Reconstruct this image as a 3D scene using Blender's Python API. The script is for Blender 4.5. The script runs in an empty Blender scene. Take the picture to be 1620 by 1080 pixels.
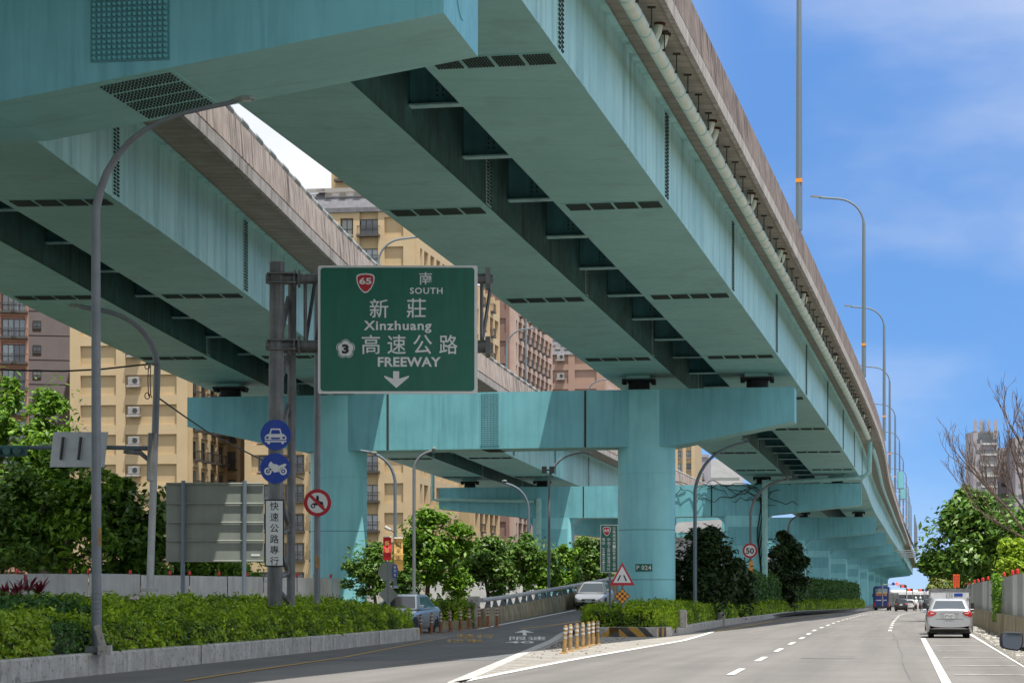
import bpy, bmesh, math, random
import numpy as np
from mathutils import Vector, Matrix
R = math.radians
rnd = random.Random(7)
scn = bpy.context.scene
COL = scn.collection
F, CX, HY, EYE = 3800.0, 810.0, 943.0, 1.55      # focal length and horizon measured on the photograph
K = 1.24                                          # viaduct survey units -> metres


def P(px, py, Z):
    return Vector(((px - CX) / F * Z, Z, EYE + (HY - py) / F * Z))


def lerp(a, b, t): return a + (b - a) * t


def interp(x, xs, ys):
    return float(np.interp(x, xs, ys))


def gz(Z):                                        # the street dips gently beyond the second pier
    return 0.0 if Z < 150 else -0.002 * (min(Z, 420) - 150)


def rz(Z):                                        # the slip road climbs
    return 0.0 if Z < 86 else (0.00096 * (Z - 86) ** 2 if Z < 98 else 0.138 + 0.023 * (Z - 98) + .00006 * max(0, Z - 130) ** 2)


def hx(s, k=1.0):
    s = s.lstrip('#'); o = []
    for i in (0, 2, 4):
        c = int(s[i:i + 2], 16) / 255
        o.append((c / 12.92 if c <= .04045 else ((c + .055) / 1.055) ** 2.4) * k)
    return tuple(o)


# ------------------------------------------------------------------ materials
MATS = {}


def mat(name, col, col2=None, ns=1.2, rough=.6, metal=0., streak=None, bump=0., bscale=25., island=None, transl=0.,
        emit=None, spec=.5, coat=0., speck=None, ramp=(.35, .65), alpha=None, detail=6., boards=None, tracks=0., patch=None, objrand=None):
    m = bpy.data.materials.new(name); m.use_nodes = True
    nt = m.node_tree; N = nt.nodes; L = nt.links
    b = N['Principled BSDF']
    b.inputs['Roughness'].default_value = rough
    b.inputs['Metallic'].default_value = metal
    b.inputs['Specular IOR Level'].default_value = spec
    if coat: b.inputs['Coat Weight'].default_value = coat; b.inputs['Coat Roughness'].default_value = .08
    geo = N.new('ShaderNodeNewGeometry')

    def rgb(c):
        n = N.new('ShaderNodeRGB'); n.outputs[0].default_value = (*c, 1); return n.outputs[0]

    def noise(scale3, s, det=detail):
        mp = N.new('ShaderNodeMapping'); mp.inputs['Scale'].default_value = scale3
        L.new(geo.outputs['Position'], mp.inputs['Vector'])
        n = N.new('ShaderNodeTexNoise'); n.inputs['Scale'].default_value = s; n.inputs['Detail'].default_value = det
        n.inputs['Roughness'].default_value = .6
        L.new(mp.outputs[0], n.inputs['Vector']); return n.outputs['Fac']

    def rampn(f, a, c, lo=0., hi=1.):
        r = N.new('ShaderNodeMapRange'); r.inputs['From Min'].default_value = a; r.inputs['From Max'].default_value = c
        r.inputs['To Min'].default_value = lo; r.inputs['To Max'].default_value = hi
        L.new(f, r.inputs['Value']); return r.outputs[0]

    def mix(f, a, c):
        x = N.new('ShaderNodeMix'); x.data_type = 'RGBA'
        L.new(f, x.inputs[0]); L.new(a, x.inputs[6]); L.new(c, x.inputs[7]); return x.outputs[2]
    cur = rgb(col)
    if island:
        cur = mix(rampn(geo.outputs['Random Per Island'], 0, 1), cur, rgb(island))
    if col2:
        cur = mix(rampn(noise((1, 1, 1), ns), *ramp), cur, rgb(col2))
    if objrand:
        oi = N.new('ShaderNodeObjectInfo'); cur = mix(rampn(oi.outputs['Random'], .45, .95), cur, rgb(objrand))
    if patch:
        cur = mix(rampn(noise((1, 1, 1), patch[1], 3.), .42, .62), cur, rgb(patch[0]))
    if tracks:
        m1 = N.new('ShaderNodeMapping'); m1.inputs['Rotation'].default_value = (0, 0, R(9.4)); L.new(geo.outputs['Position'], m1.inputs['Vector'])
        m2 = N.new('ShaderNodeMapping'); m2.inputs['Scale'].default_value = (1, .03, 1); L.new(m1.outputs[0], m2.inputs['Vector'])
        n_ = N.new('ShaderNodeTexNoise'); n_.inputs['Scale'].default_value = 1.1; n_.inputs['Detail'].default_value = 4; L.new(m2.outputs[0], n_.inputs['Vector'])
        cur = mix(rampn(n_.outputs['Fac'], .42, .66, 0, tracks), cur, rgb(tuple(c * .55 for c in col)))
    if streak:
        sc, amt, sz = streak[:3]
        f = noise((1, 1, .07), sz, 5.)
        g = noise((1, 1, .5), .35, 3.)
        mul = N.new('ShaderNodeMath'); mul.operation = 'MULTIPLY'
        L.new(rampn(f, .46, .7), mul.inputs[0]); L.new(rampn(g, .3, .65, .2, amt), mul.inputs[1])
        cur = mix(mul.outputs[0], cur, rgb(sc))
    if boards:                                        # formwork board lines across the soffit
        wv = N.new('ShaderNodeTexWave'); wv.wave_type = 'BANDS'; wv.bands_direction = 'Y'; bs, ba = boards if isinstance(boards, tuple) else (boards, .55); wv.inputs['Scale'].default_value = bs
        wv.inputs['Distortion'].default_value = 1.5
        L.new(geo.outputs['Position'], wv.inputs['Vector'])
        cur = mix(rampn(wv.outputs['Fac'], (.9 if ba > .3 else .97), 1., 0, ba), cur, rgb(tuple(c * .45 for c in col)))
    if speck:
        cur = mix(rampn(noise((1, 1, 1), speck[1], 2.), .56, .66, 0, speck[2]), cur, rgb(speck[0]))
    L.new(cur, b.inputs['Base Color'])
    if bump:
        bn = N.new('ShaderNodeBump'); bn.inputs['Strength'].default_value = bump; bn.inputs['Distance'].default_value = .05
        L.new(noise((1, 1, 1), bscale), bn.inputs['Height']); L.new(bn.outputs[0], b.inputs['Normal'])
    if rough > .3 and not metal:
        L.new(rampn(noise((1, 1, 1), 3.), .3, .7, rough - .1, min(1, rough + .12)), b.inputs['Roughness'])
    if emit:
        b.inputs['Emission Color'].default_value = (*emit[0], 1); b.inputs['Emission Strength'].default_value = emit[1]
    if transl:
        t = N.new('ShaderNodeBsdfTranslucent'); L.new(cur, t.inputs['Color'])
        ms = N.new('ShaderNodeMixShader'); ms.inputs[0].default_value = transl
        L.new(b.outputs[0], ms.inputs[1]); L.new(t.outputs[0], ms.inputs[2])
        L.new(ms.outputs[0], N['Material Output'].inputs['Surface'])
    MATS[name] = m
    return m


DIRT = (.02, .028, .026)
M = {}
M['teal'] = mat('teal_paint', (.19, .505, .565), (.155, .43, .485), .5, .5, streak=((.06, .21, .24), .42, 3.8), spec=.4)
M['teal_col'] = mat('column_teal_paint', (.28, .66, .71), (.23, .575, .625), .45, .5, streak=((.07, .26, .30), .3, 2.4), spec=.4)
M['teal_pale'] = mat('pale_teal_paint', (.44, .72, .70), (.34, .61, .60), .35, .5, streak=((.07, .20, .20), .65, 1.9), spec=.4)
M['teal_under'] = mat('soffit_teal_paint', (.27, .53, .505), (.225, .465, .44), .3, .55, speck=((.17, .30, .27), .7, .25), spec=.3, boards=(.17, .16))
M['teal_dark'] = mat('dark_teal_paint', (.06, .185, .18), (.04, .11, .10), .9, .65, streak=((.025, .03, .02), .9, 2.2))  # shade between the girders put into a darker teal, with dirt streaks
M['bolt'] = mat('grimy_bolt', (.03, .045, .038), rough=.7)
M['bolt_teal'] = mat('painted_bolt', (.12, .40, .44), rough=.45)
M['joint'] = mat('rust_joint', (.03, .035, .03), (.06, .05, .035), 3., .8)
M['rubber'] = mat('bearing_rubber', (.015, .018, .018), rough=.8)
M['rust'] = mat('bearing_rust', (.10, .03, .018), (.04, .02, .015), 4., .8)
M['conc_par'] = mat('stained_parapet_concrete', (.27, .215, .185), (.15, .115, .098), 1.4, .85, streak=((.045, .032, .028), 1.6, 4.2), bump=.25)
M['fascia'] = mat('slab_edge_concrete', (.46, .43, .40), (.33, .30, .275), 1.5, .85, streak=((.10, .08, .07), .9, 4.), bump=.2)
M['conc_par_lit'] = mat('stained_lit_parapet', (.50, .42, .36), (.36, .29, .245), 1.4, .85, streak=((.09, .065, .055), 1.5, 4.2), bump=.25)  # left parapet: light from the sky gap put into a paler concrete, stains kept
M['teal_dull'] = mat('dull_teal_paint', (.09, .26, .29), (.07, .21, .235), 1.2, .6)
M['rail_p'] = mat('pale_rail', (.55, .55, .53), (.42, .42, .41), 2., .6)
M['conc_dark'] = mat('soffit_concrete', (.34, .31, .265), (.25, .225, .19), 1., .9, boards=.42, bump=.1)
M['conc'] = mat('kerb_concrete', (.54, .525, .485), (.38, .365, .33), 2.2, .9, streak=((.12, .11, .09), .6, 4.), bump=.3, speck=((.1, .1, .09), 9., .5))
M['conc_moss'] = mat('mossy_concrete', (.42, .36, .25), (.25, .21, .12), 1.3, .95, streak=((.07, .06, .03), .95, 3.), bump=.4)
M['asphalt'] = mat('asphalt', (.205, .193, .183), (.165, .156, .148), .22, .9, bump=.35, bscale=60, speck=((.33, .32, .30), 40., .5), tracks=.55)
M['asphalt_dark'] = mat('darker_asphalt', (.165, .168, .17), (.125, .128, .13), .4, .9, bump=.35, bscale=60, speck=((.17, .17, .17), 40., .5), tracks=.5)  # slip road takes a darker grey than the main road
M['gore'] = mat('dusty_gore', (.36, .335, .30), (.25, .235, .21), .8, .95, bump=.2, speck=((.16, .15, .13), 7., .6))
M['gravel'] = mat('gravel', (.24, .22, .19), (.12, .11, .10), 7., 1., bump=1., bscale=14, speck=((.6, .6, .58), 11., .8))
M['line'] = mat('white_road_paint', (.78, .78, .75), (.55, .54, .51), 3.5, .8, ramp=(.5, .75))
M['line_worn'] = mat('worn_white_paint', (.62, .60, .57), (.28, .27, .25), 5., .85, ramp=(.42, .62))
M['line_y'] = mat('yellow_road_paint', (.58, .35, .06), (.36, .24, .08), 5., .8)
M['earth'] = mat('earth', (.10, .085, .06), (.06, .075, .03), .6, 1., bump=.5)
M['soil'] = mat('planter_soil', (.06, .05, .035), (.035, .045, .018), 2., 1.)
M['steel'] = mat('galvanised_steel', (.20, .225, .24), (.155, .175, .19), 2., .55, .15, streak=((.14, .13, .12), .5, 6.))
M['steel_d'] = mat('weathered_steel', (.20, .21, .21), (.13, .135, .135), 1.7, .6, .1, streak=((.05, .045, .04), .95, 7.))
M['steel_blue'] = mat('blue_grey_steel', (.13, .17, .20), rough=.5, metal=.1)
M['alu'] = mat('bare_aluminium', (.50, .52, .53), (.40, .42, .43), 2., .45, .5)
M['sign_back'] = mat('sign_back_panel', (.24, .265, .23), (.20, .225, .19), 1., .6, streak=((.15, .16, .14), .5, 4.))
M['sign_green'] = mat('green_sign_sheet', (.003, .115, .07), (.004, .135, .085), 1.5, .4, streak=((.003, .075, .05), .5, 5.))
M['sign_white'] = mat('white_sign_sheet', (.68, .69, .68), rough=.4)
M['sign_blue'] = mat('blue_sign_sheet', (.006, .045, .33), rough=.4)
M['sign_red'] = mat('red_sign_sheet', (.42, .008, .018), rough=.4)
M['black'] = mat('black_paint', (.012, .012, .013), rough=.5)
M['orange'] = mat('amber_reflector', (.75, .28, .015), rough=.3)
M['bollard_o'] = mat('faded_orange_plastic', (.33, .14, .05), (.20, .09, .045), 7., .7)
M['bollard_y'] = mat('faded_yellow_plastic', (.42, .25, .08), (.24, .15, .06), 7., .7)
M['frame_teal'] = mat('cross_frame_teal', (.09, .30, .34), (.06, .21, .235), .9, .6, streak=((.03, .08, .08), .6, 2.2))
M['cream'] = mat('cream_pipe', (.66, .71, .59), (.53, .60, .51), 1.4, .5)
M['pipe_teal'] = mat('pale_teal_pipe', (.32, .58, .56), (.24, .46, .45), 2., .5)
M['fence'] = mat('white_hoarding', (.66, .66, .64), (.52, .52, .50), .7, .6, streak=((.33, .31, .28), .6, 3.))
M['fence_g'] = mat('grey_hoarding', (.42, .42, .40), (.30, .30, .29), 1., .65, streak=((.15, .14, .12), .8, 3.))
M['red'] = mat('red_lamp', (.62, .02, .015), rough=.35)
M['hedge'] = mat('hedge_leaf', (.15, .30, .010), island=(.50, .66, .03), patch=((.09, .18, .012), .9), rough=.5, transl=.25, spec=.3)
M['hedge_d'] = mat('dark_hedge_leaf', (.03, .10, .02), island=(.09, .19, .03), rough=.5, transl=.2, spec=.3)
M['hedge_b'] = mat('bright_shrub_leaf', (.16, .30, .012), island=(.38, .50, .04), rough=.5, transl=.3, spec=.3)
M['core'] = mat('hedge_twigs', (.02, .032, .010), (.035, .03, .012), 9., 1.)
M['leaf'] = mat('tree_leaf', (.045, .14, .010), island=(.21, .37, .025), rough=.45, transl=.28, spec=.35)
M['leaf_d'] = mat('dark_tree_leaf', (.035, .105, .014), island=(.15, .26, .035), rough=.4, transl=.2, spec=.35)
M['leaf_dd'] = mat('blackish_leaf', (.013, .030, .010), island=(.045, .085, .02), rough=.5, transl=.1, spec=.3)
M['leaf_y'] = mat('yellow_green_leaf', (.13, .20, .03), island=(.32, .33, .07), rough=.5, transl=.3)
M['red_leaf'] = mat('crimson_leaf', (.10, .008, .022), island=(.30, .03, .06), rough=.5, transl=.25)
M['bark'] = mat('bark', (.09, .065, .045), (.05, .038, .028), 8., .95, bump=.6)
M['bark_l'] = mat('bare_twig_bark', (.17, .115, .085), (.11, .08, .065), 8., .95)
M['yellow'] = mat('ochre_tile', (.47, .355, .205), (.43, .325, .185), .5, .75, streak=((.38, .27, .14), .4, 2.))
M['yellow_l'] = mat('ochre_trim', (.52, .40, .24), (.48, .365, .215), .5, .75)
M['brown_t'] = mat('brown_tile', (.235, .145, .115), (.20, .12, .095), .5, .75)
M['brown_l'] = mat('pinkish_trim', (.48, .35, .29), (.42, .31, .255), .7, .75)
M['tan_t'] = mat('tan_tile', (.36, .24, .185), (.33, .215, .165), .5, .75)
M['pink_t'] = mat('salmon_tile', (.42, .225, .165), (.37, .195, .145), .6, .75)
M['grey_t'] = mat('grey_tile', (.215, .195, .20), (.19, .172, .18), .7, .75, boards=None)
M['grey_r'] = mat('slate_roof', (.17, .17, .185), (.12, .12, .13), 2., .7)
M['white_t'] = mat('pale_tile', (.55, .55, .55), (.45, .45, .46), .8, .7)
M['tower_t'] = mat('tower_tile', (.36, .34, .37), (.29, .27, .30), .15, .75)
M['frame'] = mat('dark_window_frame', (.035, .035, .037), rough=.5)
M['glass'] = mat('window_glass', (.035, .045, .05), (.10, .115, .12), .25, .08, spec=.9, objrand=(.26, .27, .25))
M['glass_l'] = mat('curtained_glass', (.42, .46, .47), (.25, .30, .32), .6, .15, spec=.8, objrand=(.10, .12, .13))
M['rail'] = mat('balcony_iron', (.06, .055, .05), rough=.5)
M['sill'] = mat('grey_sill', (.33, .31, .29), rough=.7)
M['ac'] = mat('air_con_casing', (.34, .34, .33), (.22, .22, .21), 3., .5)
M['silver'] = mat('silver_car_paint', (.50, .51, .52), rough=.28, metal=.55, coat=.6)
M['blue_silver'] = mat('ice_blue_car_paint', (.48, .56, .62), rough=.28, metal=.5, coat=.6)
M['champagne'] = mat('champagne_car_paint', (.78, .76, .70), rough=.28, metal=.4, coat=.6)
M['white_car'] = mat('white_car_paint', (.75, .75, .74), rough=.3, coat=.6)
M['dark_car'] = mat('dark_car_paint', (.02, .02, .024), rough=.25, coat=.7)
M['car_glass'] = mat('tinted_car_glass', (.012, .02, .022), rough=.05, spec=1.)
M['car_glass_l'] = mat('reflecting_car_glass', (.13, .20, .21), rough=.06, spec=1.)
M['rear_glass'] = mat('rear_car_glass', (.06, .075, .09), rough=.06, spec=1.)
M['tyre'] = mat('tyre_rubber', (.012, .012, .012), rough=.85)
M['rim'] = mat('alloy_rim', (.45, .46, .47), rough=.3, metal=.8)
M['tail'] = mat('tail_lamp', (.42, .01, .012), rough=.15, coat=.8)
M['tail_pale'] = mat('pale_tail_lens', (.75, .35, .33), rough=.15, coat=.6)
M['silver_shade'] = mat('shaded_silver', (.42, .43, .44), rough=.4, metal=.5)
M['lamp_clear'] = mat('headlamp_lens', (.6, .62, .62), rough=.1, spec=.9)
M['chrome'] = mat('chrome', (.7, .7, .7), rough=.12, metal=1.)
M['plastic'] = mat('black_plastic', (.018, .018, .02), rough=.55)
M['mirror'] = mat('mirror_glass', (.5, .55, .6), rough=.03, metal=1.)
M['bus_blue'] = mat('navy_coach_paint', (.008, .022, .14), rough=.3, coat=.5)
M['bus_white'] = mat('white_bus_paint', (.7, .7, .7), rough=.35, coat=.4)
M['truck_box'] = mat('white_truck_box', (.66, .67, .67), (.56, .57, .57), 1.5, .45)
M['red_on'] = mat('lit_red_signal', (.5, .01, .01), rough=.3, emit=((1., .03, .02), 2.5))
M['banner_r'] = mat('red_banner', (.60, .02, .03), rough=.7)
M['banner_y'] = mat('yellow_banner', (.62, .36, .10), rough=.7)
M['orange_sign'] = mat('orange_sign_sheet', (.75, .10, .01), rough=.5)
M['hazard_y'] = mat('hazard_yellow', (.52, .29, .04), (.36, .21, .05), 5., .85)
M['hazard_k'] = mat('hazard_black', (.04, .04, .042), (.09, .09, .085), 4., .9)
M['litter'] = mat('scrap_paper', (.6, .5, .5), rough=.8)


# ------------------------------------------------------------------ mesh building
class MB:
    def __init__(s): s.v = []; s.f = []; s.mi = []; s.cur = 0

    def add(s, vs, fs):
        n = len(s.v); s.v += [tuple(v) for v in vs]
        for f in fs: s.f.append([i + n for i in f]); s.mi.append(s.cur)
        return s

    def hexa(s, p):
        return s.add(p, [(0, 3, 2, 1), (4, 5, 6, 7), (0, 1, 5, 4), (1, 2, 6, 5), (2, 3, 7, 6), (3, 0, 4, 7)])

    def box(s, c, d, rz=0., ry=0.):
        x, y, z = d[0] / 2, d[1] / 2, d[2] / 2
        pts = [Vector(q) for q in ((-x, -y, -z), (x, -y, -z), (x, y, -z), (-x, y, -z), (-x, -y, z), (x, -y, z), (x, y, z), (-x, y, z))]
        m = Matrix.Rotation(rz, 3, 'Z') @ Matrix.Rotation(ry, 3, 'Y')
        return s.hexa([m @ q + Vector(c) for q in pts])

    def prism(s, A, B, caps=True):
        n = len(A); fs = [(i, (i + 1) % n, (i + 1) % n + n, i + n) for i in range(n)]
        if caps: fs += [tuple(range(n - 1, -1, -1)), tuple(range(n, 2 * n))]
        return s.add(list(A) + list(B), fs)

    def loft(s, rings, closed=True, caps=True):
        n = len(rings[0]); vs = [q for r in rings for q in r]; fs = []
        for k in range(len(rings) - 1):
            for i in range(n if closed else n - 1):
                j = (i + 1) % n
                fs.append((k * n + i, k * n + j, (k + 1) * n + j, (k + 1) * n + i))
        if caps and closed:
            fs.append(tuple(range(n - 1, -1, -1))); m = (len(rings) - 1) * n; fs.append(tuple(range(m, m + n)))
        return s.add(vs, fs)

    def tube(s, pts, r, n=8, caps=True):
        pts = [Vector(p) for p in pts]; rings = []
        up = None
        for i, p in enumerate(pts):
            a = pts[max(i - 1, 0)]; b = pts[min(i + 1, len(pts) - 1)]
            t = (b - a).normalized()
            if up is None: up = Vector((0, 0, 1)) if abs(t.z) < .9 else Vector((1, 0, 0))
            x = t.cross(up).normalized(); y = x.cross(t).normalized(); up = y
            rr = r[i] if isinstance(r, (list, tuple)) else r
            rings.append([p + (x * math.cos(2 * math.pi * k / n) + y * math.sin(2 * math.pi * k / n)) * rr for k in range(n)])
        return s.loft(rings, True, caps)

    def disc(s, c, r, ny=-1, n=32, th=.02, squash=1.):                # a disc facing -y with thickness
        c = Vector(c)
        A = [c + Vector((r * math.cos(2 * math.pi * k / n), 0, r * squash * math.sin(2 * math.pi * k / n))) for k in range(n)]
        return s.prism(A, [a + Vector((0, th, 0)) for a in A])

    def ribbon(s, A, B):
        n = len(A)
        return s.add(list(A) + list(B), [(i, i + 1, n + i + 1, n + i) for i in range(n - 1)])

    def poly(s, pts, y, th):                                           # a plate facing -y from (x,z) outline
        A = [Vector((p[0], y, p[1])) for p in pts]
        return s.prism(A, [a + Vector((0, th, 0)) for a in A])

    def build(s, name, m, parent=None, smooth=False, local=False, bevel=0., sharp=35.):
        me = bpy.data.meshes.new(name)
        org = Vector((0, 0, 0))
        if not local:
            if parent is not None: org = Vector(ORG.get(parent.name, (0, 0, 0)))
            elif s.v:
                a = np.array(s.v); org = Vector(((a[:, 0].min() + a[:, 0].max()) / 2, (a[:, 1].min() + a[:, 1].max()) / 2, a[:, 2].min()))
        me.from_pydata([(v[0] - org[0], v[1] - org[1], v[2] - org[2]) for v in s.v], [], s.f)
        ms = m if isinstance(m, (list, tuple)) else [m]
        for q in ms: me.materials.append(q if not isinstance(q, str) else M[q])
        if len(ms) > 1: me.polygons.foreach_set('material_index', s.mi)
        bm = bmesh.new(); bm.from_mesh(me); bmesh.ops.recalc_face_normals(bm, faces=bm.faces); bm.to_mesh(me); bm.free()
        if smooth:
            me.polygons.foreach_set('use_smooth', [True] * len(me.polygons)); me.set_sharp_from_angle(angle=R(sharp))
        o = bpy.data.objects.new(name, me); COL.objects.link(o)
        if parent is not None:
            o.parent = parent; ORG[o.name] = tuple(org) if not local else (0, 0, 0)
        else:
            o.location = org; ORG[o.name] = tuple(org)
        if bevel:
            bv = o.modifiers.new('bevel', 'BEVEL'); bv.width = bevel; bv.segments = 2; bv.limit_method = 'ANGLE'; bv.angle_limit = R(40)
        return o


ORG = {}


def tag(o, label=None, cat=None, group=None, kind=None):
    if label: o['label'] = label
    if cat: o['category'] = cat
    if group: o['group'] = group
    if kind: o['kind'] = kind
    return o


def thing(name, label, cat, loc=(0, 0, 0), rotz=0., group=None):
    o = bpy.data.objects.new(name, None); COL.objects.link(o); o.empty_display_size = .2
    o.location = loc; o.rotation_euler = (0, 0, rotz); ORG[o.name] = tuple(loc)
    return tag(o, label, cat, group)


def dup(o, loc=None, rotz=None, parent=None, label=None):
    c = o.copy(); COL.objects.link(c); ORG[c.name] = ORG.get(o.name, (0, 0, 0))
    if parent is not None: c.parent = parent
    if loc is not None: c.location = loc; ORG[c.name] = tuple(loc)
    if rotz is not None: c.rotation_euler = (0, 0, rotz)
    if label: c['label'] = label
    for ch in [q for q in o.children]: dup(ch, parent=c)
    return c


def text_geo(body, spacing=1., bold=.012):
    if any(ord(q) > 255 for q in body): bold = min(bold, .006)
    c = bpy.data.curves.new('txt', 'FONT'); c.body = body; c.offset = bold; c.space_character = spacing; c.resolution_u = 3
    o = bpy.data.objects.new('txt', c); COL.objects.link(o)
    dg = bpy.context.evaluated_depsgraph_get(); me = bpy.data.meshes.new_from_object(o.evaluated_get(dg))
    v = np.array([q.co[:] for q in me.vertices]); f = [list(p.vertices) for p in me.polygons]
    bpy.data.objects.remove(o); bpy.data.curves.remove(c); bpy.data.meshes.remove(me)
    lo = v.min(0); hi = v.max(0); v = (v - lo) / np.maximum(hi - lo, 1e-6)
    return v, f


def put_text(mb, body, org, ux, uz, w, h, bold=.012, spacing=1.):
    """letters filling a w x h rectangle whose lower left corner is org"""
    v, f = text_geo(body, spacing, bold)
    mb.add([Vector(org) + Vector(ux) * (q[0] * w) + Vector(uz) * (q[1] * h) for q in v], f)


def sign_text(mb, body, x0, y0, x1, y1, Z, off=.012, bold=.012, spacing=1.):
    a = P(x0, y1, Z); b = P(x1, y0, Z)
    put_text(mb, body, (a.x, Z - off, a.z), (1, 0, 0), (0, 0, 1), b.x - a.x, b.z - a.z, bold, spacing)


def leaf_geo(pts, nrm, size, rg, jit=.6):
    """many small four-cornered leaves; pts, nrm (n,3)"""
    n = len(pts)
    nr = nrm + rg.normal(0, jit, (n, 3)); nr /= np.linalg.norm(nr, axis=1)[:, None] + 1e-9
    t = rg.normal(0, 1, (n, 3)); t -= (t * nr).sum(1)[:, None] * nr; t /= np.linalg.norm(t, axis=1)[:, None] + 1e-9
    b = np.cross(nr, t)
    s = size * rg.uniform(.6, 1.35, (n, 1))
    v = np.stack([pts - t * s, pts + b * s * .42 + nr * s * .12, pts + t * s, pts - b * s * .42 + nr * s * .12], 1).reshape(-1, 3)
    return v


def leaf_obj(name, V, m, parent=None, core=None):
    """leaves (quads) plus an optional twig core (verts, faces, material)"""
    org = np.array(ORG[parent.name]) if parent is not None else np.array([V[:, 0].mean(), V[:, 1].mean(), V[:, 2].min()])
    nq = len(V) // 4
    allv = V - org; faces = np.arange(nq * 4).reshape(-1, 4); mi = np.zeros(nq, int)
    ms = [m]
    if core:
        cv = np.array([tuple(q) for q in core[0]]) - org; cf = np.array(core[1]) + len(allv)
        allv = np.vstack([allv, cv]); faces = np.vstack([faces, cf]); mi = np.concatenate([mi, np.ones(len(cf), int)]); ms.append(core[2])
    me = bpy.data.meshes.new(name)
    me.vertices.add(len(allv)); me.vertices.foreach_set('co', allv.astype(np.float32).ravel())
    me.loops.add(len(faces) * 4); me.loops.foreach_set('vertex_index', faces.ravel().astype(np.int32))
    me.polygons.add(len(faces)); me.polygons.foreach_set('loop_start', (np.arange(len(faces)) * 4).astype(np.int32))
    for q in ms: me.materials.append(q)
    me.polygons.foreach_set('material_index', mi.astype(np.int32))
    me.update(calc_edges=True); me.validate()
    o = bpy.data.objects.new(name, me); COL.objects.link(o)
    if parent is not None: o.parent = parent
    else: o.location = org
    ORG[o.name] = tuple(org)
    return o


# ------------------------------------------------------------------ camera, sky, sun
cam = bpy.data.cameras.new('camera'); co = bpy.data.objects.new('camera', cam); COL.objects.link(co)
cam.sensor_width = 36; cam.lens = F / 1620 * 36; cam.shift_y = (HY - 540) / 1620; cam.clip_end = 20000; cam.clip_start = .1
co.location = (0, 0, EYE); co.rotation_euler = (R(90), 0, 0); scn.camera = co

SUN_DIR = Vector((.17, -.24, .95)).normalized()
sl = bpy.data.lights.new('sun', 'SUN'); sl.energy = 4.2; sl.angle = R(.5); sl.color = (1, .95, .87)
so = bpy.data.objects.new('sun', sl); COL.objects.link(so)
so.rotation_euler = SUN_DIR.to_track_quat('Z', 'Y').to_euler(); so.location = (40, -40, 120)
W = bpy.data.worlds.new('World'); scn.world = W; W.use_nodes = True
nt = W.node_tree; N = nt.nodes; L = nt.links
bg = N['Background']; bg.inputs['Strength'].default_value = .15
sky = N.new('ShaderNodeTexSky'); sky.sky_type = 'NISHITA'; sky.sun_disc = False
sky.sun_elevation = math.asin(SUN_DIR.z); sky.sun_rotation = math.atan2(SUN_DIR.x, SUN_DIR.y)
sky.air_density = 1.6; sky.dust_density = .4; sky.ozone_density = 5.0
tc = N.new('ShaderNodeTexCoord')
mp = N.new('ShaderNodeMapping'); mp.inputs['Location'].default_value = (0, 0, .22); mp.inputs['Scale'].default_value = (1, 1, 2.2)
L.new(tc.outputs['Generated'], mp.inputs['Vector']); L.new(mp.outputs[0], sky.inputs['Vector'])
# clouds: a soft noise over the sky's own directions, thicker to the west (left)
mc = N.new('ShaderNodeMapping'); mc.inputs['Scale'].default_value = (1, 1, 2.6); mc.inputs['Location'].default_value = (2.2, .3, .55)
L.new(tc.outputs['Generated'], mc.inputs['Vector'])
cn = N.new('ShaderNodeTexNoise'); cn.inputs['Scale'].default_value = 5.5; cn.inputs['Detail'].default_value = 6; cn.inputs['Roughness'].default_value = .5
L.new(mc.outputs[0], cn.inputs['Vector'])
sx = N.new('ShaderNodeSeparateXYZ'); L.new(tc.outputs['Generated'], sx.inputs[0])
wr = N.new('ShaderNodeMapRange'); wr.interpolation_type = 'SMOOTHSTEP'
wr.inputs['From Min'].default_value = .10; wr.inputs['From Max'].default_value = -.03
wr.inputs['To Min'].default_value = 0; wr.inputs['To Max'].default_value = .75
L.new(sx.outputs['X'], wr.inputs['Value'])
cr = N.new('ShaderNodeMapRange'); cr.interpolation_type = 'SMOOTHSTEP'
cr.inputs['From Min'].default_value = .42; cr.inputs['From Max'].default_value = .80; cr.inputs['To Max'].default_value = .40
L.new(cn.outputs['Fac'], cr.inputs['Value'])
up = N.new('ShaderNodeMapRange'); up.interpolation_type = 'SMOOTHSTEP'  # unseen overhead cloud added to whiten the fill light
up.inputs['From Min'].default_value = .30; up.inputs['From Max'].default_value = .55; up.inputs['To Max'].default_value = .85
L.new(sx.outputs['Z'], up.inputs['Value'])
bk = N.new('ShaderNodeMapRange'); bk.interpolation_type = 'SMOOTHSTEP'      # unseen cloud added behind the camera to neutralise the fill light
bk.inputs['From Min'].default_value = .55; bk.inputs['From Max'].default_value = .0; bk.inputs['To Max'].default_value = .8
L.new(sx.outputs['Y'], bk.inputs['Value'])
ab = N.new('ShaderNodeMath'); ab.operation = 'MAXIMUM'; L.new(up.outputs[0], ab.inputs[0]); L.new(bk.outputs[0], ab.inputs[1])
au = N.new('ShaderNodeMath'); au.operation = 'MAXIMUM'; L.new(wr.outputs[0], au.inputs[0]); L.new(ab.outputs[0], au.inputs[1])
ad = N.new('ShaderNodeMath'); ad.operation = 'ADD'; ad.use_clamp = True
L.new(au.outputs[0], ad.inputs[0]); L.new(cr.outputs[0], ad.inputs[1])
mx = N.new('ShaderNodeMix'); mx.data_type = 'RGBA'
hzr = N.new('ShaderNodeMapRange'); hzr.interpolation_type = 'SMOOTHSTEP'
hzr.inputs['From Min'].default_value = .06; hzr.inputs['From Max'].default_value = .0; hzr.inputs['To Max'].default_value = .40
L.new(sx.outputs['Z'], hzr.inputs['Value'])
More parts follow.
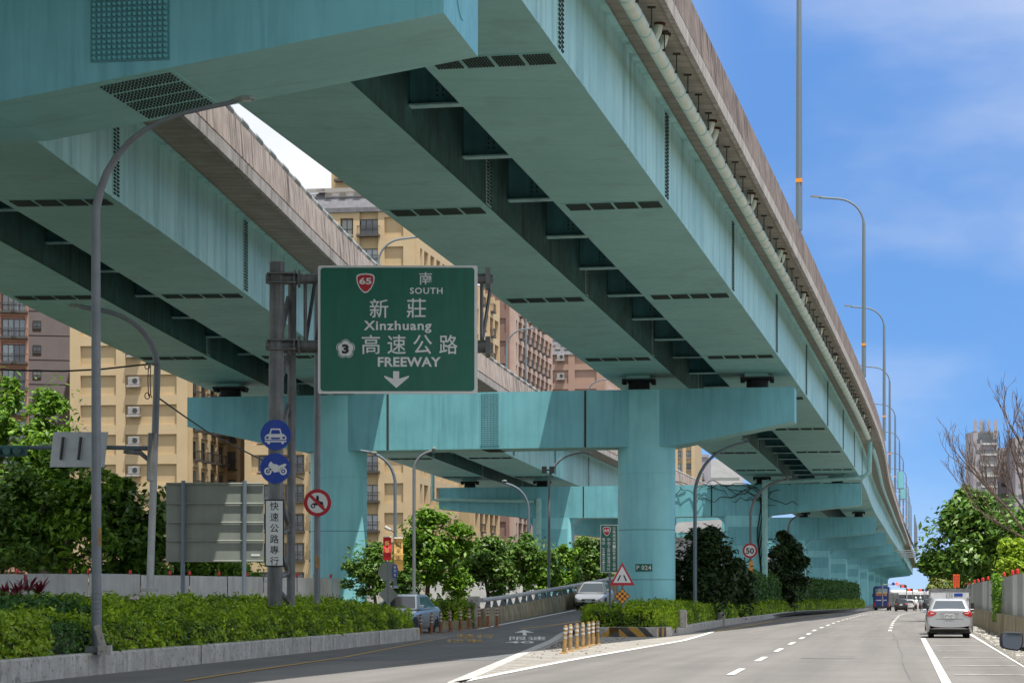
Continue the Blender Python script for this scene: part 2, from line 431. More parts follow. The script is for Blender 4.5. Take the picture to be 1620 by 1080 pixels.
hzm = N.new('ShaderNodeMix'); hzm.data_type = 'RGBA'; L.new(hzr.outputs[0], hzm.inputs[0]); hzm.inputs[7].default_value = (3.4, 3.7, 4.1, 1)
tn = N.new('ShaderNodeMix'); tn.data_type = 'RGBA'; tn.blend_type = 'MULTIPLY'; tn.inputs[0].default_value = 1
L.new(sky.outputs[0], tn.inputs[6]); tn.inputs[7].default_value = (.48, .65, .82, 1)
L.new(ad.outputs[0], mx.inputs[0]); L.new(tn.outputs[2], hzm.inputs[6])
L.new(hzm.outputs[2], mx.inputs[6]); mx.inputs[7].default_value = (4.4, 4.5, 4.7, 1)
L.new(mx.outputs[2], bg.inputs['Color'])
scn.view_settings.view_transform = 'Standard'; scn.view_settings.look = 'None'; scn.view_settings.exposure = .62; scn.view_settings.gamma = 1
scn.cycles.max_bounces = 7; scn.cycles.diffuse_bounces = 4; scn.cycles.glossy_bounces = 3; scn.cycles.use_denoising = True
scn.cycles.caustics_reflective = False; scn.cycles.caustics_refractive = False
# ------------------------------------------------------------------ ground and roads
def strip(name, m, pts, kind='structure', z=0.):
    """pts: list of (XL, XR, Z) -> sheet on the street profile"""
    mb = MB(); mb.ribbon([(a, Z, gz(Z) + z) for a, b, Z in pts], [(b, Z, gz(Z) + z) for a, b, Z in pts])
    o = mb.build(name, m); o['kind'] = kind; return o


def Gx(px, Z): return (px - CX) / F * Z


ZS = [0, 20, 40, 60, 80, 100, 120, 150, 180, 210, 250, 300, 350, 420, 600]
mb = MB(); mb.ribbon([(-2500, Z, gz(Z) - .06) for Z in (-60, 150, 420, 6000)], [(3000, Z, gz(Z) - .06) for Z in (-60, 150, 420, 6000)])
tag(mb.build('ground', 'earth'), kind='structure')
KZ = [-20, 47, 58, 71, 86, 95]; KX = [-17., -8.3, -6.75, -5.05, -3.3, -2.9]          # near left kerb face
VX = lambda Z: 18.7 + .166 * (Z - 92) + .0012 * max(0, min(Z, 420) - 170) ** 2                                               # foot of the wall on the right
strip('road', 'asphalt', [(-40 + .1 * Z, VX(Z) - .9, Z) for Z in [-20] + ZS])
strip('roadside_verge', 'gravel', [(VX(Z) - .92, VX(Z) + 30, Z) for Z in [-20] + ZS[:-1]], z=.012)
D1 = lambda Z: interp(Z, [0, 47.9, 89.2, 110, 147, 210, 235, 300, 420], [-3.05, 4.39, 10.77, 13.85, 19.9, 30.4, 34.9, 47.6, 75.])   # first dashed lane line
PK = lambda Z: 15.26 + .162 * (Z - 89.2)                                           # parking lane line
PE = lambda Z: 17.5 + .164 * (Z - 90.6)
RL = lambda Z: interp(Z, [40, 105, 133, 160, 230, 320], [-12.4, -1.1, 3.75, 8.4, 20.2, 35.6])                # foot of the slip-road wall
RY = lambda Z: interp(Z, [100, 104, 113, 125, 150, 230, 320], [.15, 1.6, 3.8, 6.2, 10.6, 24., 39.])        # slip road right edge
# slip road climbing between the two decks
ZR = [58, 70, 80, 90, 95, 100, 105, 110, 116, 122, 130, 140, 160, 190, 230, 300]
GL = lambda Z: interp(Z, [43, 84, 95.6, 101, 113], [-1.02, 1.4, 2.0, 2.7, 4.0])
ml = MB()
left = lambda Z: interp(Z, [58, 84, 105, 110], [-5.2, -2.9, -.9, RL(110)]) if Z < 110 else RL(Z)
ml.ribbon([(left(Z), Z, rz(Z) + .005) for Z in ZR], [((GL(Z) if Z < 104 else RY(Z) + .5), Z, rz(Z) + .005) for Z in ZR])
# embankment under its right side
ml.ribbon([(RY(Z) + .5, Z, rz(Z) + .004) for Z in ZR if Z >= 104], [(RY(Z) + .6, Z, -.5) for Z in ZR if Z >= 104])
tag(ml.build('slip_road', 'asphalt_dark'), kind='structure')


def line(name, m, fx, Za, Zb, w, zf=gz, n=14, z=.012):
    mb = MB(); Z = [lerp(Za, Zb, i / n) for i in range(n + 1)]
    mb.ribbon([(fx(q) - w / 2, q, zf(q) + z) for q in Z], [(fx(q) + w / 2, q, zf(q) + z) for q in Z])
    o = mb.build(name, m); o['kind'] = 'structure'; return o


GR = lambda Z: interp(Z, [30, 43, 58.9, 84, 97, 107], [-3.0, -1.02, 1.5, 5.97, 7.75, 9.0])
line('road_line', 'line', GR, 30, 106, .2)
line('road_line', 'line_worn', lambda Z: GL(Z), 43, 101, .3, rz)
line('road_line', 'line_y', lambda Z: interp(Z, [106, 151, 200, 260], [9.0, 16.4, 24.9, 35.4]), 106, 260, .2)
line('road_line', 'line', PK, 20, 89, .17)
line('road_line', 'line', PE, 20, 99, .15)
line('road_line', 'line_y', lambda Z: interp(Z, [44.6, 60.7, 84, 92], [-6.0, -4.3, -2.87, -2.2]), 44, 92, .14)
line('road_line', 'line_y', RY, 100.5, 150, .2, rz)
line('road_line', 'line', lambda Z: RL(Z) + .55, 100, 150, .18, rz)
mb = MB()                                          # dusty ghost island between the two white lines
Zg = [44, 50, 58, 66, 74, 82, 90, 97, 104]
mb.ribbon([(GL(Z) + .12, Z, gz(Z) + .008) for Z in Zg], [(GR(Z) - .08, Z, gz(Z) + .008) for Z in Zg])
tag(mb.build('ghost_island', 'gore'), kind='structure')
mb = MB()
for i in range(13):
    Z = 46 + i * 1.35; a, b = GL(Z) + .2, GR(Z + .2) - .15
    mb.ribbon([(a, Z, .016), (a, Z + .16, .016)], [(lerp(a, b, .8), Z + .55, .016), (lerp(a, b, .8), Z + .7, .016)])
tag(mb.build('hatch_markings', 'line_worn'), kind='structure')
mb = MB()
for i in range(26):
    Z = 37.3 + 10.02 * i
    if Z > 290: break
    for fx, Zmin in ((D1, 30), (lambda q: D1(q) + 3.45, 104)):
        if Z < Zmin: continue
        mb.ribbon([(fx(q) - .075, q, gz(q) + .013) for q in (Z, Z + 4)], [(fx(q) + .075, q, gz(q) + .013) for q in (Z, Z + 4)])
tag(mb.build('lane_dashes', 'line'), kind='structure')
mb = MB()                                          # hatched parking strip
for y in (1014, 1021, 1029.5, 1040, 1052.5, 1067, 1086):
    Z = F * EYE / (y - HY); a, b = PK(Z) + .25, PE(Z) - .25
    mb.ribbon([(a, Z - .1, .013), (a, Z + .1, .013)], [(b, Z - .45, .013), (b, Z - .25, .013)])
tag(mb.build('parking_hatching', 'line_worn'), kind='structure')
mb = MB(); Zk = [88, 92, 96, 100, 104, 108, 112]   # the waiting lane beside it rises a little too
mb.ribbon([(-14, Z, .66 * rz(Z) + .001) for Z in Zk], [(left(Z) + .02, Z, .66 * rz(Z) + .002) for Z in Zk])
tag(mb.build('side_lane', 'asphalt'), kind='structure')
# road lettering and arrow on the slip road
ry = lambda Z: rz(Z) + .016
mb = MB()


def road_text(mb, body, px0, px1, Z0, Z1):
    v, f = text_geo(body, 1., .02)
    A = [Vector((lerp(Gx(px0, Z0 + (Z1 - Z0) * q[1]), Gx(px1, Z0 + (Z1 - Z0) * q[1]), q[0]), Z0 + (Z1 - Z0) * q[1], 0)) for q in v]
    for q in A: q.z = ry(q.y) + .002
    mb.add(A, f)


road_text(mb, '禁行', 722, 782, 88.5, 94); road_text(mb, '機車', 706, 764, 80, 86.5)
tag(mb.build('road_lettering', 'line_y'), kind='structure')
mb = MB(); road_text(mb, '限速', 806, 864, 84.5, 91); road_text(mb, '40', 800, 845, 79, 82.5)
Z0, Z1 = 92.5, 99
ar = [(.42, 0), (.58, 0), (.58, .55), (.95, .5), (.5, 1), (.05, .5), (.42, .55)]
mb.add([(lerp(Gx(812, Z0), Gx(846, Z1), q[0]), lerp(Z0, Z1, q[1]), ry(lerp(Z0, Z1, q[1])) + .002) for q in ar], [tuple(range(7))])
tag(mb.build('road_lettering', 'line'), kind='structure')

rs = random.Random(21); mb = MB()                    # tar-filled seams wandering along the lanes
def seam(fx, Za, Zb, w=.035):
    Z = [Za + 1.5 * i for i in range(int((Zb - Za) / 1.5))]; x = [fx(q) + rs.uniform(-.02, .02) + .02 * math.sin(q * .31) for q in Z]
    ww = [w * rs.uniform(.4, 1.2) for q in Z]
    mb.ribbon([(a - v, q, gz(q) + .008) for a, q, v in zip(x, Z, ww)], [(a + v, q, gz(q) + .008) for a, q, v in zip(x, Z, ww)])
seam(lambda q: D1(q) + 3.5, 36, 104, .02)
for q in (58, 83):
    a, b = D1(q) - 2.6, PK(q) - .3; n = 16; xs = [lerp(a, b, i / n) for i in range(n + 1)]; zs = [q + rs.uniform(-.07, .07) - .16 * (x - a) for x in xs]
    mb.ribbon([(x, z - .03, .0085) for x, z in zip(xs, zs)], [(x, z + .03, .0085) for x, z in zip(xs, zs)])
M['tar'] = mat('tar_seam', (.13, .125, .12), (.17, .162, .155), 3., .8)
tag(mb.build('tar_seams', 'tar'), kind='structure')
mb = MB()
for x, z, w, l in ((7.2, 60, 1.3, 3.2), (13.6, 86, 1.1, 5.), (-.9, 66, 1.2, 4.)):
    mb.add([(x, z, .0065), (x + w, z - .2, .0065), (x + w + l * .16, z + l - .2, .0065), (x + l * .16, z + l, .0065)], [(0, 1, 2, 3)])
M['patch'] = mat('asphalt_patch', (.15, .143, .137), (.175, .168, .16), .8, .9, bump=.35, bscale=60)
tag(mb.build('asphalt_patches', 'patch'), kind='structure')
# ------------------------------------------------------------------ the two decks (survey space, then scaled)
def hermite(xs, ys):
    n = len(xs); d = [(ys[i + 1] - ys[i]) / (xs[i + 1] - xs[i]) for i in range(n - 1)]
    t = [d[0]] + [(d[i - 1] + d[i]) / 2 for i in range(1, n - 1)] + [d[-1]]

    def f(x):
        i = max(0, min(n - 2, int(np.searchsorted(xs, x)) - 1)); h = xs[i + 1] - xs[i]; s = (x - xs[i]) / h
        return ((2 * s ** 3 - 3 * s * s + 1) * ys[i] + (s ** 3 - 2 * s * s + s) * h * t[i] + (-2 * s ** 3 + 3 * s * s) * ys[i + 1] + (s ** 3 - s * s) * h * t[i + 1])
    return f


RZ_ = [-60, 0, 48, 97, 155, 213, 271, 329, 387, 445, 600, 900]
RXf = hermite(RZ_, [-21.53, -9.01, 1.01, 11.23, 22.35, 32.1, 42, 52, 62.1, 72.1, 98.8, 150.4])
RHf = hermite(RZ_, [14.66, 12.5, 10.77, 9.01, 7.86, 7.62, 7.8, 7.8, 7.8, 7.8, 7.8, 7.8])
LZ_ = [-60, 10, 38, 60, 100, 158, 216, 274, 332, 390, 448, 603, 900]
LXf = hermite(LZ_, [-38, -18.5, -12.0, -9.72, -5.9, 3.24, 13.2, 23.2, 33.2, 43.3, 53.3, 80, 131.])
LHf = hermite(LZ_, [12.2, 10.8, 10.22, 9.78, 8.98, 7.75, 7.6, 7.8, 7.8, 7.8, 7.8, 7.8, 7.8])


def V3(x, y, h): return Vector((K * x, K * y, EYE + K * h))


class Path:
    def __init__(s, fx, fh): s.fx, s.fh = fx, fh

    def at(s, Z, u, h):
        e = .5; dx = (s.fx(Z + e) - s.fx(Z - e)) / (2 * e); l = math.hypot(dx, 1)
        return V3(s.fx(Z) - u / l, Z + u * dx / l, s.fh(Z) + h)

    def sweep(s, mb, prof, Zs, caps=True): return mb.loft([[s.at(Z, u, h) for u, h in prof] for Z in Zs], True, caps)


PR, PL = Path(RXf, RHf), Path(LXf, LHf)


def zrange(a, b):
    out = [a]
    while out[-1] < b: out.append(min(b, out[-1] + (3 if out[-1] < 200 else 9)))
    return out


GW, GD = 2.9, 2.4
GU = [(0, GW), (4.73, 4.73 + GW)]


def bolts(mb, pts, r, h, nrm):
    nrm = Vector(nrm)
    x = nrm.orthogonal().normalized(); y = nrm.cross(x)
    for p in pts:
        A = [p + (x * math.cos(a) + y * math.sin(a)) * r for a in (0, 1.047, 2.094, 3.142, 4.189, 5.236)]
        B = [p + nrm * h + (x * math.cos(a) + y * math.sin(a)) * r * .8 for a in (0, 1.047, 2.094, 3.142, 4.189, 5.236)]
        mb.prism(A, B)


def viaduct(label, path, Za, Zb, splices, ul, frames, par_m):
    org = path.at(max(Za, 60), 4, 0)
    t = thing('viaduct_deck', label, 'viaduct', (org.x, org.y, org.z))
    Zs = zrange(Za, Zb)
    for gi, (a, b) in enumerate(GU):
        mb = MB()
        prof = [(a, 0), (a, .03), (a + .06, .03), (a + .06, GD - .05), (a - .10, GD - .05), (a - .10, GD), (b + .10, GD), (b + .10, GD - .05), (b - .06, GD - .05), (b - .06, .03), (b, .03), (b, 0)]
        mb.mi_map = None
        rings = [[path.at(Z, u, h) for u, h in prof] for Z in Zs]
        n = len(prof)
        for k in range(len(Zs) - 1):
            for i in range(n):
                j = (i + 1) % n
                mb.cur = 1 if i == n - 1 else (2 if (i > 5) == (gi == 0) else 0)  # inner webs get the darker teal that paints the gap's shade
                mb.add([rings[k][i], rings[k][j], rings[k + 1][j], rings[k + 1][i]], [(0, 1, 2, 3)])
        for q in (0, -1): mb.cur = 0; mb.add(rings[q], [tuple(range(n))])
        g = mb.build('girder', ['teal_pale', 'teal_under', 'teal_dark'], t)
        for Zc in splices:
            if Zc > 330 or Zc < Za + 1: continue
            hw = .42
            mb = MB(); mb.cur = 0                                  # bottom plate with its rows of bolts
            mb.loft([[path.at(Z, u, h) for u, h in ((a + .12, -.014), (b - .12, -.014), (b - .12, .0), (a + .12, .0))] for Z in (Zc - hw, Zc + hw)])
            if Zc < 175:
                mb.cur = 1; pts = []
                for q in range(4):
                    u0 = a + .22 + q * (b - a - .36) / 4
                    nc = 9
                    for i in range(nc):
                        for j in range(6):
                            pts.append(path.at(Zc - hw + .09 + j * (2 * hw - .18) / 5, u0 + i * .062, -.014))
                bolts(mb, pts, .031 * K, .035 * K, (0, 0, -1))
            mb.build('splice_plate', ['teal_under', 'bolt'], g)
            for sgn, u in ((1, a), (-1, b)):
                if (gi == 0) == (sgn == 1) or sgn == -1 and gi == 0 or Zc < 175 and gi == 1 and sgn == 1:
                    mb = MB(); mb.cur = 0
                    uo = u + sgn * .06
                    mb.loft([[path.at(Z, uu, h) for uu, h in ((uo, .06), (uo - sgn * .016, .06), (uo - sgn * .016, GD - .1), (uo, GD - .1))] for Z in (Zc - .3, Zc + .3)])
                    if Zc < 175:
                        mb.cur = 1
                        nv = (path.at(Zc, uo - sgn, 1) - path.at(Zc, uo, 1)).normalized()
                        bolts(mb, [path.at(Zc + dz, uo - sgn * .016, .16 + .092 * j) for dz in (-.2, -.1, .1, .2) for j in range(24)], .032 * K, .035 * K, nv)
                    mb.build('splice_plate', ['teal_pale', 'bolt'], g)
    for Z in frames:                                              # cross frames between the two box girders
        mb = MB(); mb.cur = 0
        a, b = GW - .05, 4.73 + .05
        mb.loft([[path.at(q, u, h) for u, h in ((a, .75), (b, .75), (b, GD), (a, GD))] for q in (Z - .01, Z + .01)])
        mb.cur = 1
        mb.loft([[path.at(q, u, h) for u, h in ((a, .71), (b, .71), (b, .75), (a, .75))] for q in (Z - .16, Z + .16)])
        if Z < 100:
            mb.cur = 2
            for i in range(11):
                for j in (-1, 1):
                    p0 = path.at(Z - .02, lerp(a, b, .5) + j * .18, .95 + i * .12)
                    bolts(mb, [p0, path.at(Z - .02, lerp(a, b, .5) + j * .32, .95 + i * .12)], .03 * K, .03 * K, (0, -1, 0))
        mb.build('cross_frame', ['frame_teal', 'teal_pale', 'bolt'], t)
    ur = -1.4
    mb = MB(); path.sweep(mb, [(ur + .05, GD + .02), (ul - .05, GD + .02), (ul - .05, GD + .33), (ur + .05, GD + .33)], Zs)
    mb.build('deck_slab', 'conc_dark', t)
    for sgn, u in ((1, ur), (-1, ul)):
        mb = MB()
        prof = [(u, GD - .06), (u + sgn * .13, GD - .06), (u + sgn * .13, GD + .02), (u + sgn * .06, GD + .34), (u + sgn * .45, GD + .34), (u + sgn * .33, GD + 1.36), (u + sgn * .10, GD + 1.36), (u + sgn * .03, GD + .37), (u + sgn * .10, GD + .365), (u + sgn * .10, GD + .30), (u, GD + .29)]
        rings = [[path.at(Z, uu, h) for uu, h in prof] for Z in Zs]; n = len(prof)
        for k in range(len(Zs) - 1):
            for i in range(n):
                j = (i + 1) % n; mb.cur = 1 if i >= n - 2 or i < 3 else 0
                mb.add([rings[k][i], rings[k][j], rings[k + 1][j], rings[k + 1][i]], [(0, 1, 2, 3)])
        mb.build('parapet', [par_m, 'fascia'], t)
    return t


SPR = [48.0 + 14.5 * i for i in range(-1, 20)]
SPL = [59.5 + 16.0 * i for i in range(-1, 17)]
vr = viaduct('right-hand elevated deck on twin pale teal box girders with a cream drain pipe', PR, -58, 860, SPR, GU[1][1] + 1.05, [43.6 + 5.35 * i for i in range(0, 28)], 'conc_par')
vl = viaduct('left-hand elevated deck on twin box girders with a pipe rail above its stained parapet', PL, -58, 860, SPL, GU[1][1] + 1.4, [43 + 5.35 * i for i in range(0, 28)], 'conc_par_lit')
# drain pipe, droppers and hangers under the right overhang
mb = MB(); mb.cur = 0
Zp = zrange(20, 150); mb.tube([PR.at(Z, -.80, GD - .42) for Z in Zp], .155 * K, 12)
mb.cur = 1
Z = 40
while Z < 150:
    mb.tube([PR.at(Z - .035, -.80, GD - .42), PR.at(Z + .035, -.80, GD - .42)], .165 * K, 12); Z += 1.35
mb.build('drain_pipe', ['cream', 'pipe_teal'], vr, smooth=True)
mb = MB(); Zp = zrange(159, 440); mb.tube([PR.at(Z, -.80, GD - .42) for Z in Zp], .135 * K, 8); mb.build('drain_pipe', 'pipe_teal', vr, smooth=True)
Z = 45.2; i = 0
while Z < 150:
    mb = MB(); mb.cur = 0
    for dz in (0, .85) if Z < 92 else (0,):
        mb.tube([PR.at(Z + dz, -.98 + .0 * dz, GD + .01), PR.at(Z + dz, -.93, GD - .20), PR.at(Z + dz, -.82, GD - .42)], .10 * K, 9)
        mb.cur = 1; mb.tube([PR.at(Z + dz, -.99, GD + .02), PR.at(Z + dz, -.985, GD - .035)], .13 * K, 9); mb.cur = 0
        mb.build('drain_spout', ['cream', 'rust'], vr, smooth=True); mb = MB()
    Z += 9.3
Z = 41.5
while Z < 150:
    mb = MB()
    mb.tube([PR.at(Z, -1.0, GD - .42), PR.at(Z, -1.0, GD)], .015 * K, 5)
    q = PR.at(Z, -1.0, GD - .0); mb.box((q.x, q.y, q.z), (.22, .10, .04))
    q = PR.at(Z, -.9, GD - .42); mb.box((q.x, q.y, q.z), (.3, .05, .06))
    mb.build('pipe_hanger', 'joint', vr)
    Z += 1.95
# rail on the left deck's parapet
mb = MB(); mb.cur = 0
Zs = zrange(30, 300)
mb.tube([PL.at(Z, -1.18, GD + 1.36 + .17) for Z in Zs], .085 * K, 8)
mb.build('parapet_rail', ['rail_p'], vl, smooth=True)
Z = 41.
while Z < 140:
    mb = MB(); a = PL.at(Z, -1.18, GD + 1.33); b = PL.at(Z, -1.18, GD + 1.53)
    mb.tube([a, b], .06 * K, 6)
    mb.tube([PL.at(Z - .45, -1.18, GD + 1.53), PL.at(Z + .45, -1.18, GD + 1.53)], .105 * K, 8)
    mb.build('rail_sleeve', 'sign_back', vl, smooth=True); Z += 2.15

# ------------------------------------------------------------------ piers
def bearing(t, c, w=.95):
    mb = MB(); mb.cur = 0
    x, y, z0, z1 = c
    a = V3(x, y, z0); b = V3(x, y, z1); hh = b.z - a.z
    mb.cur = 0; mb.tube([(a.x, a.y, a.z + hh * .1), (a.x, a.y, a.z + hh * .62)], w * .45 * K, 20)
    for k in range(3): mb.tube([(a.x, a.y, a.z + hh * (.18 + .15 * k)), (a.x, a.y, a.z + hh * (.24 + .15 * k))], w * .48 * K, 20)
    mb.cur = 1
    mb.box((a.x, a.y, a.z + hh * .04), (w * 1.25 * K, w * 1.1 * K, hh * .1), R(-10)); mb.box((a.x, a.y, a.z + hh * .72), (w * 1.35 * K, w * 1.15 * K, hh * .14), R(-10))
    for s in (-1, 1): mb.box((a.x + s * w * .63 * K, a.y, a.z + hh * .66), (w * .16 * K, w * .5 * K, hh * .36), R(-10))
    mb.cur = 2; mb.box((a.x, a.y, a.z + hh * .92), (w * 1.0 * K, w * 1.0 * K, hh * .3), R(-10))
    mb.build('bearing', ['rubber', 'rubber', 'teal_under'], t)


def pier(label, xr, zr_, xl, zl, prof_top, prof_bot, depth, cols, kind, splice=None, group=None, seams=(), pipe=None, zg=0.):
    """beam from right end (xr,zr_) to left end (xl,zl) in survey space; prof: (u,h)"""
    Lw = math.hypot(xl - xr, zl - zr_); dx, dy = (xl - xr) / Lw, (zl - zr_) / Lw; nx, ny = -dy, dx      # n points away from viewer?
    if ny < 0: nx, ny = -nx, -ny
    at = lambda u, w, h: V3(xr + dx * u + nx * w, zr_ + dy * u + ny * w, h)
    c0 = at(cols[0][0], depth / 2, 0)
    t = thing('viaduct_pier', label, 'bridge pier', (c0.x, c0.y, gz(c0.y)), group=group)
    mb = MB(); pts = prof_top + prof_bot[::-1]
    A = [at(u, 0, h) for u, h in pts]; B = [at(u, depth, h) for u, h in pts]
    n = len(pts); nt_ = len(prof_top)
    for i in range(n):
        j = (i + 1) % n
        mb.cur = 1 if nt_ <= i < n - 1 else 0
        mb.add([A[i], A[j], B[j], B[i]], [(0, 1, 2, 3)])
    mb.cur = 0; mb.add(A, [tuple(range(n))]); mb.add(B, [tuple(range(n))])
    beam = mb.build('crossbeam', ['teal', 'teal_under'], t)
    bot = lambda u: interp(u, [q[0] for q in prof_bot], [q[1] for q in prof_bot]); top = lambda u: interp(u, [q[0] for q in prof_top], [q[1] for q in prof_top])
    for u in seams:                                                # dark field joints on the face
        mb = MB(); a, b = at(u - .05, -.006, 0), at(u + .05, -.006, 0)
        mb.loft([[at(u - .045, w, h), at(u + .045, w, h), at(u + .045, w, h2), at(u - .045, w, h2)] for w in (-.012, .0) for h, h2 in ((bot(u) + .01, top(u) - .01),)])
        mb.build('field_joint', 'joint', beam)
    if splice:
        u0, u1, rows, colsn, rr = splice
        mb = MB(); mb.cur = 0; um = (u0 + u1) / 2
        y0 = max(bot(u0), bot(u1)) + .12; y1 = top(um) - .02
        mb.loft([[at(u0, w, y0), at(u1, w, y0), at(u1, w, y1), at(u0, w, y1)] for w in (-.02, 0)])
        mb.cur = 1
        nv = (at(0, -1, 0) - at(0, 0, 0)).normalized()
        bolts(mb, [at(lerp(u0 + .06, u1 - .06, i / (colsn - 1)), -.02, lerp(y0 + .06, y1 - .06, j / (rows - 1))) for i in range(colsn) for j in range(rows)], rr * K, rr * 1.0 * K, nv)
        mb.build('splice_plate', ['teal_dull' if rr > .03 else 'teal', 'bolt_teal' if rr > .03 else 'bolt'], beam)
        mb = MB(); mb.cur = 0
        mb.loft([[at(u0, w, bot(u0) - .012), at(u1, w, bot(u1) - .012), at(u1, w, bot(u1)), at(u0, w, bot(u0))] for w in (.1, depth - .1)])
        mb.cur = 1; pts = []
        for blk in range(4):
            for j in range(4):
                for i in range(colsn + 5):
                    u = lerp(u0 + .08, u1 - .08, i / (colsn + 4)); w = .18 + (depth - .36) * (blk + .12 + .22 * j) / 4
                    pts.append(at(u, w, bot(u) - .012))
        bolts(mb, pts, .026 * K, .03 * K, (0, 0, -1))
        mb.build('splice_plate', ['teal_under', 'bolt'], beam)
    for (u, half, shape) in cols:
        mb = MB()
        if shape == 'round':
            c = at(u, depth / 2, 0)
            hs = [(zg - .5, half), (V3(0, 0, 0).z + K * (bot(u) - 1.08), half), (EYE + K * (bot(u) - 1.08) + .01, half * 1.012), (EYE + K * (bot(u) - 1.05), half * 1.012), (EYE + K * (bot(u) - 1.05) + .01, half), (EYE + K * (top(u) - .015), half)]
            mb.loft([[Vector((c.x + math.cos(2 * math.pi * k / 64) * r * K, c.y + math.sin(2 * math.pi * k / 64) * r * K, z)) for k in range(64)] for z, r in hs])
            mb.build('column', 'teal_col', t, smooth=True)
        else:
            hb = (zg - .5 - EYE) / K
            rnd_ = .22
            prof = []
            for sx_, sy_, a0 in ((1, 1, 0), (-1, 1, 90), (-1, -1, 180), (1, -1, 270)):
                for k in range(4):
                    a = R(a0 + 30 * k); prof.append((u + sx_ * (half - rnd_) + rnd_ * math.cos(a), depth / 2 + sy_ * (depth / 2 + .02 - rnd_) + rnd_ * math.sin(a)))
            mb.loft([[at(p[0], p[1], h) for p in prof] for h in (hb, bot(u) + .02)])
            col_ = mb.build('column', 'teal_col', t, smooth=True)
            mb = MB()
            mb.loft([[at(u - half + .25, w, bot(u) - 1.9), at(u + half - .25, w, bot(u) - 1.9), at(u + half - .25, w, bot(u) - .7), at(u - half + .25, w, bot(u) - .7)] for w in (-.05, .0)])
            mb.build('splice_plate', 'teal', col_)
            mb = MB()                                              # haunch at the knee
            for s in (-1, 1):
                e = u + s * half
                tri = [(e - s * .02, bot(e)), (e + s * .5, bot(e + s * .5) + .02), (e - s * .02, bot(e) - .5)]
                mb.prism([at(q[0], .1, q[1]) for q in tri], [at(q[0], depth - .1, q[1]) for q in tri])
            mb.build('haunch', 'teal', col_)
        if shape == 'round':                                        # weld seams round the shaft
            for zz_ in (2.4, 4.9):
                mb = MB(); mb.loft([[Vector((c.x + math.cos(2 * math.pi * k / 48) * (half * K + dr), c.y + math.sin(2 * math.pi * k / 48) * (half * K + dr), zz_ + dz)) for k in range(48)] for dr, dz in ((.001, -.02), (.006, 0), (.001, .02))], True, False); mb.build('weld_seam', 'teal_dull', t)
    if pipe:
        mb = MB(); mb.tube(pipe(at), .15 * K, 10); mb.build('drain_pipe', 'pipe_teal', t, smooth=True)
    return t, at


# nearest pier: only its right cantilever is in the picture
t1, at1 = pier('nearest teal crossbeam overhead with a domed-bolt splice plate on its face', -1.04, 36.6, -1.04 - 18.9, 36.6 + 3.05,
               [(0, 10.55), (10.5, 10.55), (11.2, 9.7), (19.1, 9.7)], [(0, 8.88), (7.4, 7.72), (14.2, 7.72), (19.1, 8.3)], 3.0,
               [(9.2, 1.17, 'round'), (15.5, 1.17, 'round')], 0, splice=(4.33, 5.6, 26, 15, .036))
mb = MB(); A = []
for k in range(24):
    a = 2 * math.pi * k / 24; A.append(at1(-.02, 1.5 + .55 * math.cos(a), 9.75 + .62 * math.sin(a)))
mb.prism(A, [q + (at1(.02, 0, 0) - at1(0, 0, 0)) for q in A]); mb.build('manhole_cover', 'teal', t1)
bearing(t1, (RXf(38) - 1.45 + .3, 38.4, 10.55, RHf(38))); bearing(t1, (RXf(38) - 6.2 + .3, 39.2, 10.55, RHf(38.8)))
bearing(t1, (LXf(40) - 1.45, 39.7, 9.7, LHf(40))); bearing(t1, (LXf(40) - 6.2, 40.4, 9.7, LHf(40)))
# second pier, round columns
t2, at2 = pier('round-columned teal pier behind the big green sign, plate P024 on its column', 11.32, 96.3, -13.55, 100.3,
               [(0, 8.4), (25.2, 8.3)], [(0, 7.02), (4.85, 6.07), (20.3, 6.0), (25.2, 7.08)], 2.0,
               [(6.05, 1.175, 'round'), (18.95, 1.175, 'round')], 0, splice=(11.98, 12.78, 24, 12, .019), seams=(8.45, 16.65))
for u, pth, Zc in ((0, PR, 97.3), (0, PL, 101)):
    for q in (1.35, 6.2):
        w = pth.at(Zc, q, 0); x, y = w.x / K, w.y / K
        bearing(t2, (x, y, 8.38, pth.fh(Zc) + .0))
# the plate on the column
g = P(1010, 897, 119.0 - .1); cc = at2(6.05, 1.0, 0); rc = 1.175 * K
x0, x1 = 997.5 - 1017.5, 1024 - 1017.5
mb = MB()
for k in range(8):
    a0 = math.asin(x0 / 46.5) + (math.asin(x1 / 46.5) - math.asin(x0 / 46.5)) * k / 8; a1 = math.asin(x0 / 46.5) + (math.asin(x1 / 46.5) - math.asin(x0 / 46.5)) * (k + 1) / 8
    q = lambda a, z, r: Vector((cc.x + math.sin(a) * r, cc.y - math.cos(a) * r, z))
    zt, zb_ = P(0, 890.5, 118.3).z, P(0, 902.5, 118.3).z
    mb.hexa([q(a0, zb_, rc + .005), q(a1, zb_, rc + .005), q(a1, zt, rc + .005), q(a0, zt, rc + .005), q(a0, zb_, rc + .02), q(a1, zb_, rc + .02), q(a1, zt, rc + .02), q(a0, zt, rc + .02)])
pl = mb.build('number_plate', 'sign_green', t2)
v, f = text_geo('P 024', 1.1, .02); mb = MB(); w0 = math.asin(x0 / 46.5); w1 = math.asin(x1 / 46.5)
mb.add([q(lerp(w0, w1, .07 + .86 * c[0]), lerp(zb_, zt, .2 + .6 * c[1]), rc + .026) for c in v], f); mb.build('lettering', 'sign_white', pl)


def p3pipe(at): return [at(-.55, -.3, 9.9), at(-.5, -.3, 7.95), at(-.1, -.3, 7.62), at(2, -.3, 7.5), at(6.0, -.35, 7.35)]


